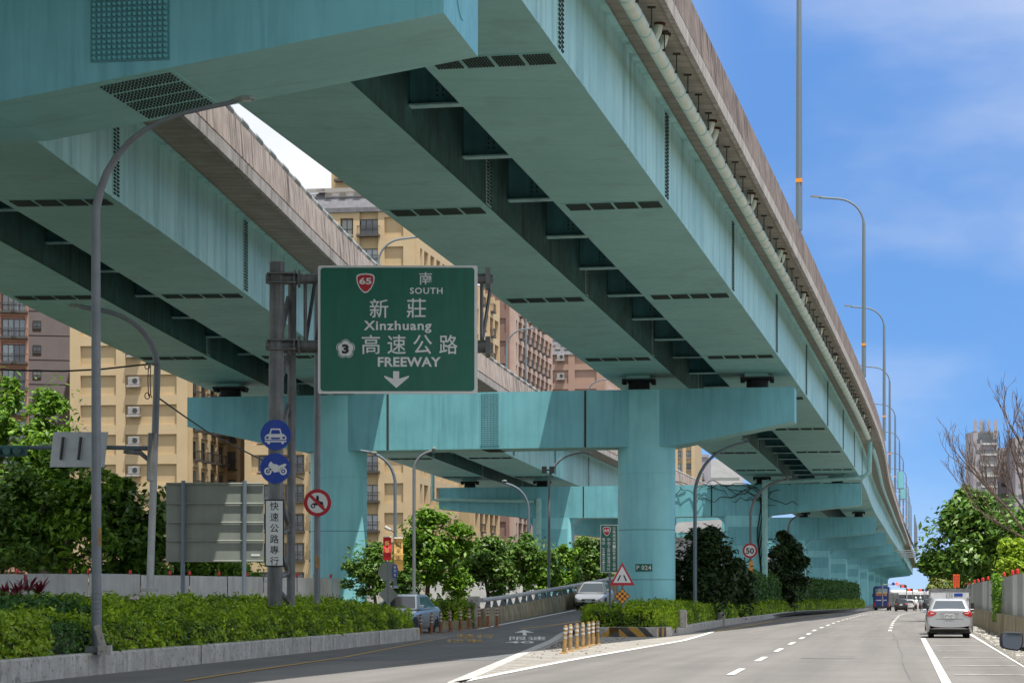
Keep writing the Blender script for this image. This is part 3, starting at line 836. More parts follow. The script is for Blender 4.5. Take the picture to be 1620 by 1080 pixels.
names = ['third', 'fourth', 'fifth', 'sixth', 'seventh', 'eighth', 'ninth', 'tenth', 'eleventh', 'twelfth', 'thirteenth']
for i in range(10):
    Zr = 155 + 58 * i
    xr, xl = RXf(Zr) + .05, LXf(Zr + 3.5) - 8.15
    hr = RHf(Zr) - .6; hl = LHf(Zr + 3) - .6
    Lw = math.hypot(xl - xr, 4.2)
    lab = f'{names[i]} teal portal pier along the viaduct' + (', creeper and drain pipes over its beam' if i == 0 else ', square columns far down the road')
    t, at = pier(lab, xr, Zr - 1, xl, Zr + 3.2, [(0, hr), (Lw, hl)], [(0, hr - 1.4), (6.2, hr - 2.05), (Lw - 6.2, hl - 2.05), (Lw, hl - 1.4)], 2.0,
                 [(7.5, 1.28, 'sq'), (Lw - 7.5, 1.28, 'sq')], 0, pipe=p3pipe if i == 0 else None, group='piers of the viaduct', zg=gz(Zr * K) - .3,
                 seams=(9.6, Lw - 9.6) if i < 3 else ())
    for pth, Zc in ((PR, Zr), (PL, Zr + 3.5)):
        for q in (1.35, 6.2):
            if i > 5: continue
            w = pth.at(Zc, q, 0)
            bearing(t, (w.x / K, w.y / K, (hr if pth is PR else hl) - .02, pth.fh(Zc)), .8)
    if i == 0:
        mb = MB(); mb.tube([at(6.15, -.3, 7.5), at(6.15, -.3, -1.2)], .19 * K, 10); mb.build('drain_pipe', 'pipe_teal', t, smooth=True)
        u = Lw
        mb = MB(); mb.tube([at(u + .35, -.3, 8.4), at(u + .35, -.3, 6.35), at(u - .3, -.3, 6.35), at(u - 5, -.3, 6.25), at(u - 6.4, -.3, 6.2)], .13 * K, 10); mb.build('drain_pipe', 'pipe_teal', t, smooth=True)
        mb = MB(); mb.tube([at(u - 6.7, -.32, 6.4), at(u - 6.7, -.32, -1)], .2 * K, 10); mb.build('drain_pipe', 'pipe_teal', t, smooth=True)
        # dry creeper on the beam and right column
        rg = random.Random(3)
        cre = thing('creeper', 'bare dark creeper trailing over the third pier beam', 'creeper', tuple(at(7.5, -.1, 0)))
        for q in range(16):
            p = [rg.uniform(5.0, 12.0), rg.uniform(6.7, 7.3)]; pts = []
            du = rg.choice((-1, 1)) * rg.uniform(.15, .45)
            for k in range(9):
                pts.append(at(p[0], -.06 - .15 * abs(math.sin(k * .9 + q)), p[1])); p[0] += du + rg.uniform(-.1, .1); p[1] += rg.uniform(-.35, .22)
            mb = MB(); mb.tube(pts, [.03] * 8 + [.015], 4); mb.build('vine', 'core', cre)
        for q in range(5):
            pts = [at(6.25 + .12 * math.sin(k * 1.1 + q) + .07 * q, -.1, 6.4 - k * .7) for k in range(10)]
            mb = MB(); mb.tube(pts, .045, 4); mb.build('vine', 'core', cre)
# ------------------------------------------------------------------ gantry sign
Zs_ = 70.0
b = P(437, 952, Zs_)
t = thing('sign_gantry', 'weathered grey double-pipe cantilever gantry rising out of the hedge to hold the big sign', 'sign gantry', (b.x, b.y, .4))


def ptube(pts, Z, rpx, name, m, par, n=12, r2=None):
    mb = MB(); s = Z / F
    mb.tube([P(x, y, Z + (dz[0] if dz else 0)) for x, y, *dz in pts], [rpx * s] * len(pts) if r2 is None else [lerp(rpx, r2, i / (len(pts) - 1)) * s for i in range(len(pts))], n)
    return mb.build(name, m, par, smooth=True)


ptube([(434.5, 958), (438.5, 415)], Zs_, 12, 'post', 'steel_d', t, 20)
ptube([(460, 958, .75), (462.5, 433, .75)], Zs_, 6.8, 'post', 'steel_d', t, 16)
for y0, y1 in ((700, 640), (745, 725), (770, 830), (845, 838), (915, 905), (860, 905), (930, 952), (620, 560), (560, 470)):
    ptube([(437, y0), (457, y1, .75)], Zs_, 4.6, 'brace', 'steel_d', t, 8)
for y, dz in ((441, 0), (546, 0), (441, 1.0), (552, 1.0)):
    ptube([(421 if dz == 0 else 432, y, dz), (776 if dz == 0 else 780, y, dz)], Zs_, 8 if dz == 0 else 6.5, 'chord', 'steel_d', t, 12)
for x in (483, 520, 560, 600, 640, 680, 720, 762):
    for dz in (0, 1.0): ptube([(x, 441, dz), (x, 546, dz)], Zs_, 3.2, 'brace', 'steel_d', t, 6)
    ptube([(x, 441, 0), (x, 441, 1.0)], Zs_, 3, 'brace', 'steel_d', t, 6); ptube([(x, 546, 0), (x, 552, 1.0)], Zs_, 3, 'brace', 'steel_d', t, 6)
for xa, xb in ((483, 499), (499, 520), (520, 560), (762, 778)):
    ptube([(xa, 546, 1.0), (xb, 441, 1.0)], Zs_, 3.2, 'brace', 'steel_d', t, 6)
for y in (441, 546):
    for x in (465, 472): ptube([(x, y, -.001), (x + 2.5, y, -.001)], Zs_, 14.5, 'flange', 'steel_d', t, 20)
    mb = MB(); p = P(447, y - 7, Zs_); mb.box((p.x, p.y - .1, p.z), (.85, .5, .04)); mb.box((p.x, p.y - .1, p.z - .26), (.85, .5, .04)); mb.build('clamp_plate', 'steel_d', t)
for x in (772,):
    for y in (441, 549):
        mb = MB(); p = P(x, y, Zs_ + .5); mb.box(p, (.14, 1.3, .5)); mb.build('end_plate', 'steel_d', t)

Zm = Zs_ - .35
a = P(503, 622.5, Zm); b = P(755.5, 420, Zm)
t = thing('direction_sign', 'large green direction sign with white lettering, down arrow and red 65 shield', 'road sign', ((a.x + b.x) / 2, Zm, a.z))


def rrect(px0, py0, px1, py1, Z, r, n=5):
    a = P(px0, py1, Z); b = P(px1, py0, Z); o = []
    for cx_, cz_, a0 in ((b.x - r, b.z - r, 0), (a.x + r, b.z - r, 90), (a.x + r, a.z + r, 180), (b.x - r, a.z + r, 270)):
        for k in range(n): q = R(a0 + 90 * k / (n - 1)); o.append((cx_ + r * math.cos(q), cz_ + r * math.sin(q)))
    return o


def plate(name, m, par, pts, y, th=.02): mb = MB(); mb.poly(pts, y, th); return mb.build(name, m, par)


plate('sign_frame', 'sign_white', t, rrect(503, 420, 755.5, 622.5, Zm, .06), Zm, .07)
board = plate('sign_board', 'sign_green', t, rrect(507, 423.5, 750.5, 618.5, Zm, .09), Zm - .012, .012)
ws = [('南', 663.2, 430.5, 683.4, 450.4, .012, 1), ('SOUTH', 648.6, 455, 700.3, 465, .022, 1.15), ('新', 584.8, 473, 614.4, 502.7, .022, 1), ('莊', 643.5, 472, 674, 502.7, .022, 1),
      ('Xinzhuang', 575.5, 507.4, 682.7, 526.7, .022, 1.1), ('高', 572.4, 529.5, 601.3, 560, .022, 1), ('速', 613, 529.5, 642, 560, .022, 1), ('公', 653.8, 529.5, 683.4, 560, .022, 1),
      ('路', 695, 529.5, 724, 560, .022, 1), ('FREEWAY', 597.7, 564.7, 697.4, 580, .03, 1.05)]
mb = MB()
for s, x0, y0, x1, y1, bo, sp in ws: sign_text(mb, s, x0, y0, x1, y1, Zm, .018, bo, sp)
mb.build('lettering', 'sign_white', board)


def pxpoly(pts, Z): return [(P(x, y, Z).x, P(x, y, Z).z) for x, y in pts]


plate('arrow', 'sign_white', board, pxpoly([(622, 587), (631.5, 587), (631.5, 599), (647, 594), (647, 596.5), (627, 613.5), (608, 596.5), (608, 594), (622, 599)], Zm), Zm - .018, .005)


def shield(par, cx, cy, w, h, Z, num):
    base = [(-.5, .28), (-.46, .40), (-.3, .47), (0, .5), (.3, .47), (.46, .40), (.5, .28), (.46, .02), (.33, -.25), (.14, -.45), (0, -.5), (-.14, -.45), (-.33, -.25), (-.46, .02)]
    for k, m, off in ((1, 'sign_white', .0), (.86, 'sign_red', .006)):
        sh = plate('shield', m, par, pxpoly([(cx + q[0] * w * k, cy - q[1] * h * k) for q in base], Z), Z - .018 - off, .005)
    mb = MB(); sign_text(mb, num, cx - w * .33, cy - h * .27, cx + w * .33, cy + h * .06, Z, .030, .03); mb.build('lettering', 'sign_white', par)


shield(board, 578.2, 448, 29.5, 31.5, Zm, '65')
for rr, m, off in ((15.2, 'sign_white', 0), (14.2, 'sign_green', .004), (12.8, 'sign_white', .008)):   # five-petalled route emblem
    pts = []
    for k in range(50):
        a = 2 * math.pi * k / 50; r = rr * (.80 + .20 * abs(math.cos(2.5 * a)) ** .8); pts.append((546.8 + r * math.sin(a), 551.8 - r * math.cos(a)))
    plate('route_emblem', m, board, pxpoly(pts, Zm), Zm - .018 - off, .004)
mb = MB(); sign_text(mb, '3', 541, 544.5, 552, 559.5, Zm, .034, .06); mb.build('lettering', 'black', board)


def circ_px(cx, cy, r, Z, n=36): return pxpoly([(cx + r * math.cos(2 * math.pi * k / n), cy + r * math.sin(2 * math.pi * k / n)) for k in range(n)], Z)


# blue roundels
Zc = Zs_ - .28
t = thing('roundel_sign', 'round blue sign with a white car seen head-on, upper of two on the gantry post', 'road sign', tuple(P(436, 711, Zc)))
bd = plate('sign_board', 'sign_blue', t, circ_px(436, 687.5, 24, Zc), Zc, .03)
mb = MB(); y = Zc - .006


def wp(pts, c=(436, 687.5), s=1., th=.004, off=.006): mb.poly(pxpoly([(c[0] + q[0] * s, c[1] + q[1] * s) for q in pts], Zc), Zc - off, th)


for pts in ([(-17, 3), (-13, -1), (-10, -1.5), (-7.5, -10), (7.5, -10), (10, -1.5), (13, -1), (17, 3), (17, 8), (-17, 8)], [(-17, 9.5), (17, 9.5), (17, 11.5), (-17, 11.5)], [(-13, 11.5), (-9, 11.5), (-9, 14.5), (-13, 14.5)], [(9, 11.5), (13, 11.5), (13, 14.5), (9, 14.5)]): wp(pts)
mb.build('pictogram', 'sign_white', bd)
mb = MB()
wp([(-7.6, -1.5), (-6, -7.8), (6, -7.8), (7.6, -1.5)], off=.010); wp([(-8, 4.2), (8, 4.2), (6, 7), (-6, 7)], off=.010)
wp([(-15, 2.6), (-11, 2.6), (-11, 6.2), (-15, 6.2)], off=.010); wp([(11, 2.6), (15, 2.6), (15, 6.2), (11, 6.2)], off=.010)
mb.build('pictogram', 'sign_blue', bd)
t = thing('roundel_sign', 'round blue sign with a white motorcycle, lower of two on the gantry post', 'road sign', tuple(P(436, 765, Zc)))
bd = plate('sign_board', 'sign_blue', t, circ_px(435.5, 740.5, 24, Zc), Zc, .03)
mb = MB(); cc_ = (435.5, 740.5)


def ring(cx, cy, r0, r1, off=.006, n=20):
    A = circ_px(cx, cy, r0, Zc, n); B = circ_px(cx, cy, r1, Zc, n)
    mb.loft([[Vector((q[0], Zc - off, q[1])) for q in A], [Vector((q[0], Zc - off, q[1])) for q in B]], True, False)


for dx in (-11.5, 12.5): ring(cc_[0] + dx, cc_[1] + 4.5, 6, 3.4); ring(cc_[0] + dx, cc_[1] + 4.5, 1.6, .01)
wp([(-9, -9), (-6.5, -11), (-3, -7), (2, -6.5), (6, -4), (14, -7.5), (18, -6.8), (15, -2), (10, 0), (6, 5), (-2, 6.5), (-6, 2), (-10, 5.5), (-12, 5), (-8.5, -1), (-11, -4)], cc_)
mb.build('pictogram', 'sign_white', bd)
t = thing('plate_sign', 'tall white sign with six black characters strapped to the gantry post', 'road sign', tuple(P(433, 895, Zc)))
plate('sign_frame', 'black', t, rrect(418.5, 789.5, 449.5, 896, Zc, .03), Zc + .002, .03)
bd = plate('sign_board', 'sign_white', t, rrect(420.6, 791.8, 447.4, 893.8, Zc, .02), Zc - .006, .006)
mb = MB()
for k, ch in enumerate('快速公路專行'): sign_text(mb, ch, 427.3, 793.4 + 17.3 * k, 441, 806.8 + 17.3 * k, Zc, .012, .02)
mb.build('lettering', 'black', bd)

# red-ringed no-motorcycle sign on its own pole
Zn = 76.
t = thing('pole_sign', 'red-ringed no-motorcycle sign on a slim grey pole left of the round teal column', 'road sign', tuple(P(502, 955, Zn + .1)))
ptube([(501.5, 960), (502.5, 425)], Zn, 5.2, 'pole', 'steel', t)
Zc = Zn - .18
plate('sign_board', 'sign_red', t, circ_px(502.3, 794.8, 21.6, Zc), Zc, .03)
bd = plate('sign_board', 'sign_white', t, circ_px(502.3, 794.8, 16, Zc), Zc - .005, .005)
mb = MB(); c_ = (502.3, 794.8)
for dx in (-7, 6.5): ring(c_[0] + dx, c_[1] + 5, 3.6, 1.8, .009)
wp([(-8, 1), (-3, 0), (-2, -10), (0, -12), (2, -10), (2.5, -3), (9, -1), (8, 3), (-4, 4.5)], c_, 1, .003, .009)
mb.build('pictogram', 'black', bd)
mb = MB(); wp([(-12.8, -9.6), (-9.6, -12.8), (12.8, 9.6), (9.6, 12.8)], c_, 1, .003, .013); mb.build('slash', 'sign_red', bd)
mb = MB(); p = P(502, 889, Zn - .13); mb.box(p, (.12, .02, .38)); mb.build('sticker', 'bollard_y', t)

# the back of a big panel, two posts
Zb_ = 92.
t = thing('traffic_sign', 'back of a large grey-green panel on two posts left of the gantry', 'road sign', tuple(P(340, 945, Zb_)))
plate('panel', 'sign_back', t, rrect(262.5, 763, 417.5, 888.5, Zb_, .03), Zb_, .04)
for y in (764.5, 796, 826, 855, 887): ptube([(263, y), (417, y)], Zb_ - .06, 1.6, 'stiffener', 'sign_back', t, 6)
for x in (290, 387): ptube([(x, 760), (x - 1, 945)], Zb_ - .1, 3.4, 'post', 'steel_blue', t, 8)
mb = MB(); p = P(404, 877.5, Zb_ - .01); mb.box(p, (.34, .01, .08)); mb.build('maker_plate', 'sign_white', t)
# small back-of-sign pair near the parked car
Zq = 88.
t = thing('pole_sign', 'backs of a round and a diamond sign on one post beside the ice-blue car', 'road sign', tuple(P(614, 950, Zq)))
ptube([(614, 888), (614, 958)], Zq, 3.2, 'pole', 'steel', t)
plate('round_board', 'sign_back', t, circ_px(614.5, 903.5, 16, Zq), Zq - .06, .02)
plate('diamond_board', 'sign_back', t, pxpoly([(614.5, 924), (630, 940), (614.5, 956), (599, 940)], Zq), Zq - .06, .02)
bd = plate('street_plate', 'sign_blue', t, pxpoly([(621.3, 893), (628.5, 893), (628.5, 913), (621.3, 913)], Zq), Zq - .09, .015)
Zc = Zq; mb = MB(); sign_text(mb, '專', 622.6, 894.5, 627.2, 899, Zq, .10); sign_text(mb, '用', 622.6, 900.5, 627.2, 905, Zq, .10); sign_text(mb, '道', 622.6, 906.5, 627.2, 911, Zq, .10); mb.build('lettering', 'sign_white', bd)

# island signs
Zi = 93.6
t = thing('information_sign', 'narrow green upright sign with red shield and columns of white characters on the planter', 'road sign', tuple(P(964.5, 965, Zi)))
ptube([(964.5, 900), (965, 966)], Zi, 1.8, 'pole', 'steel_d', t, 8)
plate('sign_frame', 'sign_white', t, rrect(949.8, 829.8, 978, 905.2, Zi, .02), Zi - .05, .02)
bd = plate('sign_board', 'sign_green', t, rrect(950.8, 830.8, 977, 904.2, Zi, .02), Zi - .056, .006)
Zc = Zi - .056
shield(bd, 960, 840, 13, 14.5, Zi - .045, '65')
mb = MB()
for x, y0, s, h in ((971.5, 832.5, '公路總局第一區養護工程處', 5.6), (963, 850.5, '中和工務段管理材料', 5.6), (954.8, 850.5, '電話', 5.4)):
    for k, ch in enumerate(s): sign_text(mb, ch, x - 2.3, y0 + k * (h + .25), x + 2.3, y0 + k * (h + .25) + h - .7, Zi, .066, .015)
for k, ch in enumerate('029-084-6250'):
    sign_text(mb, ch, 952.8, 866 + 3.1 * k, 956.6, 868.4 + 3.1 * k, Zi, .066, .01)
mb.build('lettering', 'sign_white', bd)
Zi = 92.9
t = thing('warning_sign', 'red triangular merging sign above an amber diamond of nine reflectors on the planter', 'road sign', tuple(P(985, 968, Zi)))
ptube([(985, 920), (985.5, 970)], Zi, 2.2, 'pole', 'steel', t, 8)
tri = lambda k: [(984.2, 910 - 21 * k), (984.2 + 19.6 * k, 910 + 15.5 * k), (984.2 - 19.6 * k, 910 + 15.5 * k)]
plate('sign_board', 'sign_red', t, pxpoly(tri(1), Zi), Zi - .07, .02)
bd = plate('sign_board', 'sign_white', t, pxpoly(tri(.72), Zi), Zi - .075, .005)
Zc = Zi; mb = MB()
for s in (-1, 1): mb.poly(pxpoly([(984 + s * 1.5, 909.5), (984 + s * 3.6, 909), (984 + s * 8, 918.5), (984 + s * 5.6, 918.5)], Zi), Zi - .08, .004)
mb.build('pictogram', 'black', bd)
bd = plate('diamond_board', 'black', t, pxpoly([(984.5, 930), (997, 942.7), (984.5, 955.5), (972, 942.7)], Zi), Zi - .07, .02)
for i in range(3):
    for j in range(3):
        cx_ = 984.5 + (i - j) * 4.1; cy_ = 942.7 + (i + j - 2) * 4.1
        mb = MB(); mb.poly(circ_px(cx_, cy_, 2.6, Zi, 14), Zi - .085, .016); mb.build('reflector', 'orange', bd)

# ------------------------------------------------------------------ lamp posts
def arc_lamp(label, px, ybase, ytop, tipx, tipy, Z, rb, rt, bend, m='steel', head=30, group='street lamps', xtop=None, dz=0., zb=None):
    """curved-arm lamp: post from base, bend of given px radius, arm to the tip"""
    xt = xtop if xtop is not None else px
    s = 1 if tipx > px else -1
    base = P(px, ybase, Z)
    if zb is not None: base.z = zb
    t = thing('street_lamp', label, 'street lamp', tuple(base), group=group)
    y1 = ytop + bend
    pts = [(px, ybase), (lerp(px, xt, .5), lerp(ybase, y1, .5)), (xt, y1)]
    for k in range(1, 9):                                           # quarter-ish bend into the arm
        a = k / 8
        q0, q1, q2 = (xt, y1), (xt + s * bend * .12, ytop + bend * .18), (xt + s * bend * 1.05, lerp(ytop, tipy, .3) + bend * .04)
        pts.append(tuple((1 - a) ** 2 * q0[i] + 2 * a * (1 - a) * q1[i] + a * a * q2[i] for i in (0, 1)))
    pts += [(lerp(pts[-1][0], tipx, .5), lerp(pts[-1][1], tipy, .55)), (tipx - s * head * .55, lerp(pts[-1][1], tipy, .9))]
    n = len(pts); L_ = abs(tipx - xt) + 1e-6
    W3 = [P(x, y, Z - dz * abs(x - xt) / L_) for x, y in pts]
    W3[0] = base
    mb = MB(); sc = Z / F
    mb.tube(W3, [lerp(rb, rt, min(1, i / (n - 1) * 1.4)) * sc for i in range(n)], 14 if rb > 4 else 8)
    mb.build('pole', m, t, smooth=True)
    mb = MB(); a = W3[-1]; d = (P(tipx, tipy, Z - dz) - a); e = a + d * 1.0
    u = d.normalized(); w = max(.11, rt * 1.3 * sc); side = Vector((0, 1, 0))
    nrm = u.cross(side).normalized()
    nrm = nrm if nrm.z > 0 else -nrm
    rings = []
    for f, ww, hh in ((-.25, .5, .5), (0, .9, .8), (.3, 1.25, 1.), (.8, 1.2, .8), (1, .6, .35)):
        c = a + d * f; rings.append([c + side * w * ww * i + nrm * w * .55 * hh * j for i, j in ((-1, -.6), (1, -.6), (1, .3), (.5, 1), (-.5, 1), (-1, .3))])
    mb.loft(rings); hd = mb.build('lamp_head', 'sign_back', t)
    mb = MB(); c0, c1 = a + d * .3, a + d * .85
    mb.loft([[c + side * w * .9 * i + nrm * (-w * .36 + w * .03 * j) for i, j in ((-1, 0), (1, 0), (1, 1), (-1, 1))] for c in (c0, c1)])
    mb.build('lens', 'lamp_clear', hd)
    mb = MB(); mb.box((base.x, base.y, base.z + .06), (rb * sc * 4, rb * sc * 4, .12)); mb.build('base_plate', m, t)
    return t


t = arc_lamp('tall grey curved-arm lamp post standing in the hedge at the left, orange sticker on it', 153, 1036, 168, 402, 156, 47.6, 8.0, 3.6, 165, head=46, xtop=151.5, dz=2.0, zb=.45)
mb = MB(); p = P(158, 849, 47.35); mb.box(p, (.06, .02, .36)); mb.build('sticker', 'bollard_y', t)
mb = MB(); p = P(158, 1036, 47.3); mb.box((p.x + .1, p.y, .5), (.25, .25, .18)); mb.box((p.x + .02, p.y - .05, .75), (.12, .04, .5), 0, R(-18)); mb.build('footing', 'conc', t)
for y in (938, 946, 954, 962, 969):
    ptube([(152.6, y), (152.6, y + 1)], 47.6, 8.9, 'band', 'steel_d', t, 12)
arc_lamp('grey lamp post with cable loops and a signal arm, its lamp curving left', 237, 936, 487, 108, 483, 80, 5.9, 3.8, 90, head=34, xtop=249, group='street lamps')
arc_lamp('dark lamp post in front of the trees under the round-columned pier, curving left', 625, 930, 708, 588, 716, 108, 2.6, 2.0, 52, 'steel_blue', head=12)
arc_lamp('straight pale lamp post beside the round bright tree under the crossbeam', 655, 940, 712, 690, 709, 106, 2.7, 2.2, 30, head=10)
arc_lamp('slim blue-grey lamp post with a camera box, arm curving right, by the ramp wall', 868.5, 925, 712, 938, 717, 128, 2.3, 1.6, 48, 'steel', head=10, zb=rz(128) - .4)
arc_lamp('dark hooked lamp post curving left before the portal pier', 836, 940, 762, 795, 760, 140, 2.3, 1.8, 40, 'steel_blue', head=10, zb=.3)
arc_lamp('lamp post before the blackish bush, pale at its foot, curving right', 1099.5, 962, 696, 1182, 694, 122, 3.1, 2.0, 80, 'steel_blue', head=14, zb=.4)
arc_lamp('lamp post behind the 50 sign, curving right under the viaduct', 1187.5, 960, 756, 1252, 754, 155.5, 2.4, 1.8, 55, 'steel_d', head=14, zb=.4)
arc_lamp('lamp post half hidden between the second blackish bush and the portal piers', 1247, 955, 813, 1262, 812, 225, 1.8, 1.4, 22, 'steel_d', head=5, zb=.2)
# camera box on the slim lamp
t = thing('camera_box', 'dark camera boxes clamped to the slim lamp post by the ramp', 'camera', tuple(P(866, 748, 127.8)))
for x in (861, 873):
    mb = MB(); p = P(x, 743, 127.7); mb.box(p, (.26, .4, .36)); mb.build('housing', 'plastic', t)
mb = MB(); p = P(867, 743, 127.75); mb.box(p, (.5, .08, .08)); mb.build('bracket', 'plastic', t)
# lamps along the parapets of the decks
proto = None
for pth, side, lst, nm in ((PR, 'r', [86 + 45 * i for i in range(11)], 'right'), (PL, 'l', [143 + 45 * i for i in range(5)], 'left')):
    for i, Zb in enumerate(lst):
        u = -1.28 if side == 'r' else GU[1][1] + 1.4 - .13
        o = pth.at(Zb, u, GD + 1.3); a = -math.atan2(pth.fx(Zb + 1) - pth.fx(Zb - 1), 2)
        if proto is None:
            proto = thing('deck_lamp', '', 'street lamp', (0, 0, 0), group='lamp posts along the viaduct parapets')
            ORG[proto.name] = (0, 0, 0)
            mb = MB(); H = 10 * K; pts = [(0, 0, 0), (0, 0, H * .5), (0, 0, H * .83)]
            for k in range(1, 8): q = R(90 * k / 7 * .92); pts.append((-H * .15 * (1 - math.cos(q)), 0, H * .83 + H * .145 * math.sin(q)))
            pts.append((-3.0, 0, H * .985)); mb.tube(pts, [.15, .13, .11] + [.075] * 8, 8); mb.build('pole', 'steel_blue', proto, smooth=True, local=True)
            mb = MB(); mb.loft([[(-2.85 - .75 * f, s * w, H * .987 + .06 * f + dz * w) for s, dz in ((-1, -.3), (1, -.3), (1, .5), (-1, .5))] for f, w in ((0, .06), (.3, .14), (.8, .14), (1, .05))]); mb.build('lamp_head', 'sign_back', proto, local=True)
            mb = MB(); mb.box((0, -.0, 2.2), (.285, .285, .17)); mb.build('sticker', 'orange', proto, local=True)
            p = proto
        else: p = dup(proto)
        p.location = o; p.rotation_euler = (0, 0, a if side == 'r' else a + math.pi)
        ORG[p.name] = tuple(o)
        ordn = ['nearest', 'second', 'third', 'fourth', 'fifth', 'sixth', 'seventh', 'eighth', 'ninth', 'tenth', 'farthest'][i]
        p['label'] = f'{ordn} slim lamp post on the parapet of the {nm}-hand deck' + (', its top above the picture' if (i == 0 and side == 'r') else '')
# bare mast between the decks
Zt = 290.
t = thing('mast', 'thin pale bare mast between the decks in front of the brown balconied block', 'mast', tuple(P(832, 700, Zt)))
ptube([(832, 720), (832, 500)], Zt, 1.6, 'pole', 'steel', t, 8); ptube([(832, 720), (832, 640)], Zt, 2.2, 'sleeve', 'steel', t, 8)

# traffic-light arm at the far left with the back of a pale sign
t = thing('signal_arm', 'long horizontal steel signal arm reaching left from the second lamp post', 'signal arm', tuple(P(240, 720, 79.6)))
ptube([(238, 709), (195, 708), (120, 707), (0, 708), (-60, 708)], 79.6, 3.6, 'arm', 'steel_blue', t, 8, 2.8)
ptube([(236, 760), (236, 728), (222, 716), (196, 713)], 79.6, 4, 'brace', 'steel_d', t, 8)
ptube([(241, 685), (239, 760)], 79.4, 7, 'clamp', 'steel_d', t, 10)
t = thing('traffic_sign', 'back of a pale square aluminium sign hung on the signal arm at the left', 'road sign', tuple(P(124, 738, 79.5)))
plate('panel', 'alu', t, pxpoly([(84.5, 683), (171, 683), (165, 738.5), (78.5, 738.5)], 79.3), 79.3, .03)
for x in (98, 126): ptube([(x + 2, 691), (x - 2, 727)], 79.2, 2.4, 'bracket', 'plastic', t, 6)
t = thing('traffic_light', 'dark green traffic light housing at the left edge hung on the signal arm', 'traffic light', tuple(P(10, 718, 79.5)))
mb = MB(); p = P(14, 713, 79.4); mb.box(p, (1.2, .25, .36)); mb.build('housing', 'teal_dark', t, bevel=.05)
for x in (-4, 12, 28):
    mb = MB(); p = P(x, 713, 79.25); mb.tube([(p.x, p.y + .05, p.z), (p.x, p.y - .2, p.z)], .13, 12); mb.build('hood', 'teal_dark', t, smooth=True)


def cable(label, pts, Z0, Z1, r=.03, sag=0.):
    n = len(pts); mb = MB(); q = [P(x, y, lerp(Z0, Z1, i / (n - 1))) for i, (x, y) in enumerate(pts)]
    mb.tube(q, r, 5); return tag(mb.build('cable', 'plastic'), label, 'cable')


cable('thin dark cable from the left edge to the second lamp post', [(-40, 583), (40, 586), (100, 587), (160, 584), (215, 578), (245, 575)], 79.8, 79.8)
cable('thin dark cable sloping from the second lamp post down past the gantry', [(252, 630), (290, 657), (330, 684), (380, 710), (430, 735), (480, 758)], 80, 104)
t = thing('cable_coil', 'loops of black cable hanging on the second lamp post', 'cable', tuple(P(236, 600, 79.6)))
for x in (235, 238.5):
    ptube([(x, 578), (x - 1, 600), (x, 625), (x + 2, 629)], 79.5, .8, 'loop', 'plastic', t, 5)
for cy in (579, 626):
    ptube([(233 + 4 * math.cos(q * .7), cy + 5 * math.sin(q * .7)) for q in range(10)], 79.5, .8, 'loop', 'plastic', t, 5)
ptube([(228, 577), (252, 575)], 79.5, 1.4, 'bracket', 'steel_d', t, 6)
for cx_, cy_, m, lab, txt, tm in ((612.5, 873, 'banner_r', 'red banner with pale characters on the dark lamp post', '新春', 'banner_y'), (630.5, 875, 'banner_y', 'yellow banner with dark characters on the dark lamp post', '自來店', 'black')):
    w = 6.3 if m == 'banner_r' else 7
    y0 = 849 if m == 'banner_r' else 850.5; y1 = 886 if m == 'banner_r' else 902
    t = thing('banner', lab, 'banner', tuple(P(cx_, y1, 107.6)))
    mb = MB(); A = []; B = []
    for k in range(7): y = lerp(y0, y1, k / 6); dz = .05 * math.sin(k * 1.3); A.append(P(cx_ - w, y, 107.6 + dz)); B.append(P(cx_ + w, y, 107.7 + dz))
    mb.ribbon(A, B); mb.build('cloth', m, t)
    mb = MB(); n = len(txt)
    for k, ch in enumerate(txt): sign_text(mb, ch, cx_ - 3.6, y0 + 6 + k * 11, cx_ + 3.6, y0 + 14 + k * 11, 107.5, .05)
    mb.build('lettering', tm, t)
    ptube([(cx_ - w, y0), (cx_ + w, y0)], 107.6, .7, 'rod', 'alu', t, 5)
t = thing('camera', 'pale surveillance camera on the dark lamp post above the banners', 'camera', tuple(P(615, 838, 107.7)))
ptube([(609, 833), (618, 838)], 107.5, 2.6, 'housing', 'alu', t, 8); ptube([(618, 838), (624, 842)], 107.6, 1, 'bracket', 'plastic', t, 6)

# 50 sign
Zc = 155.
t = thing('pole_sign', 'round red-ringed 50 speed limit sign before the creeper-covered column', 'road sign', tuple(P(1187, 884, Zc)))
plate('sign_board', 'sign_red', t, circ_px(1186.5, 870.5, 11.8, Zc), Zc, .03)
bd = plate('sign_board', 'sign_white', t, circ_px(1186.5, 870.5, 8.6, Zc), Zc - .006, .006)
mb = MB(); sign_text(mb, '50', 1180, 866.3, 1193, 875.5, Zc, .012, .03); mb.build('lettering', 'black', bd)
mb = MB(); p = P(1188, 900, Zc); mb.box(p, (.25, .02, 1.1)); mb.build('strip_plate', 'orange', t)

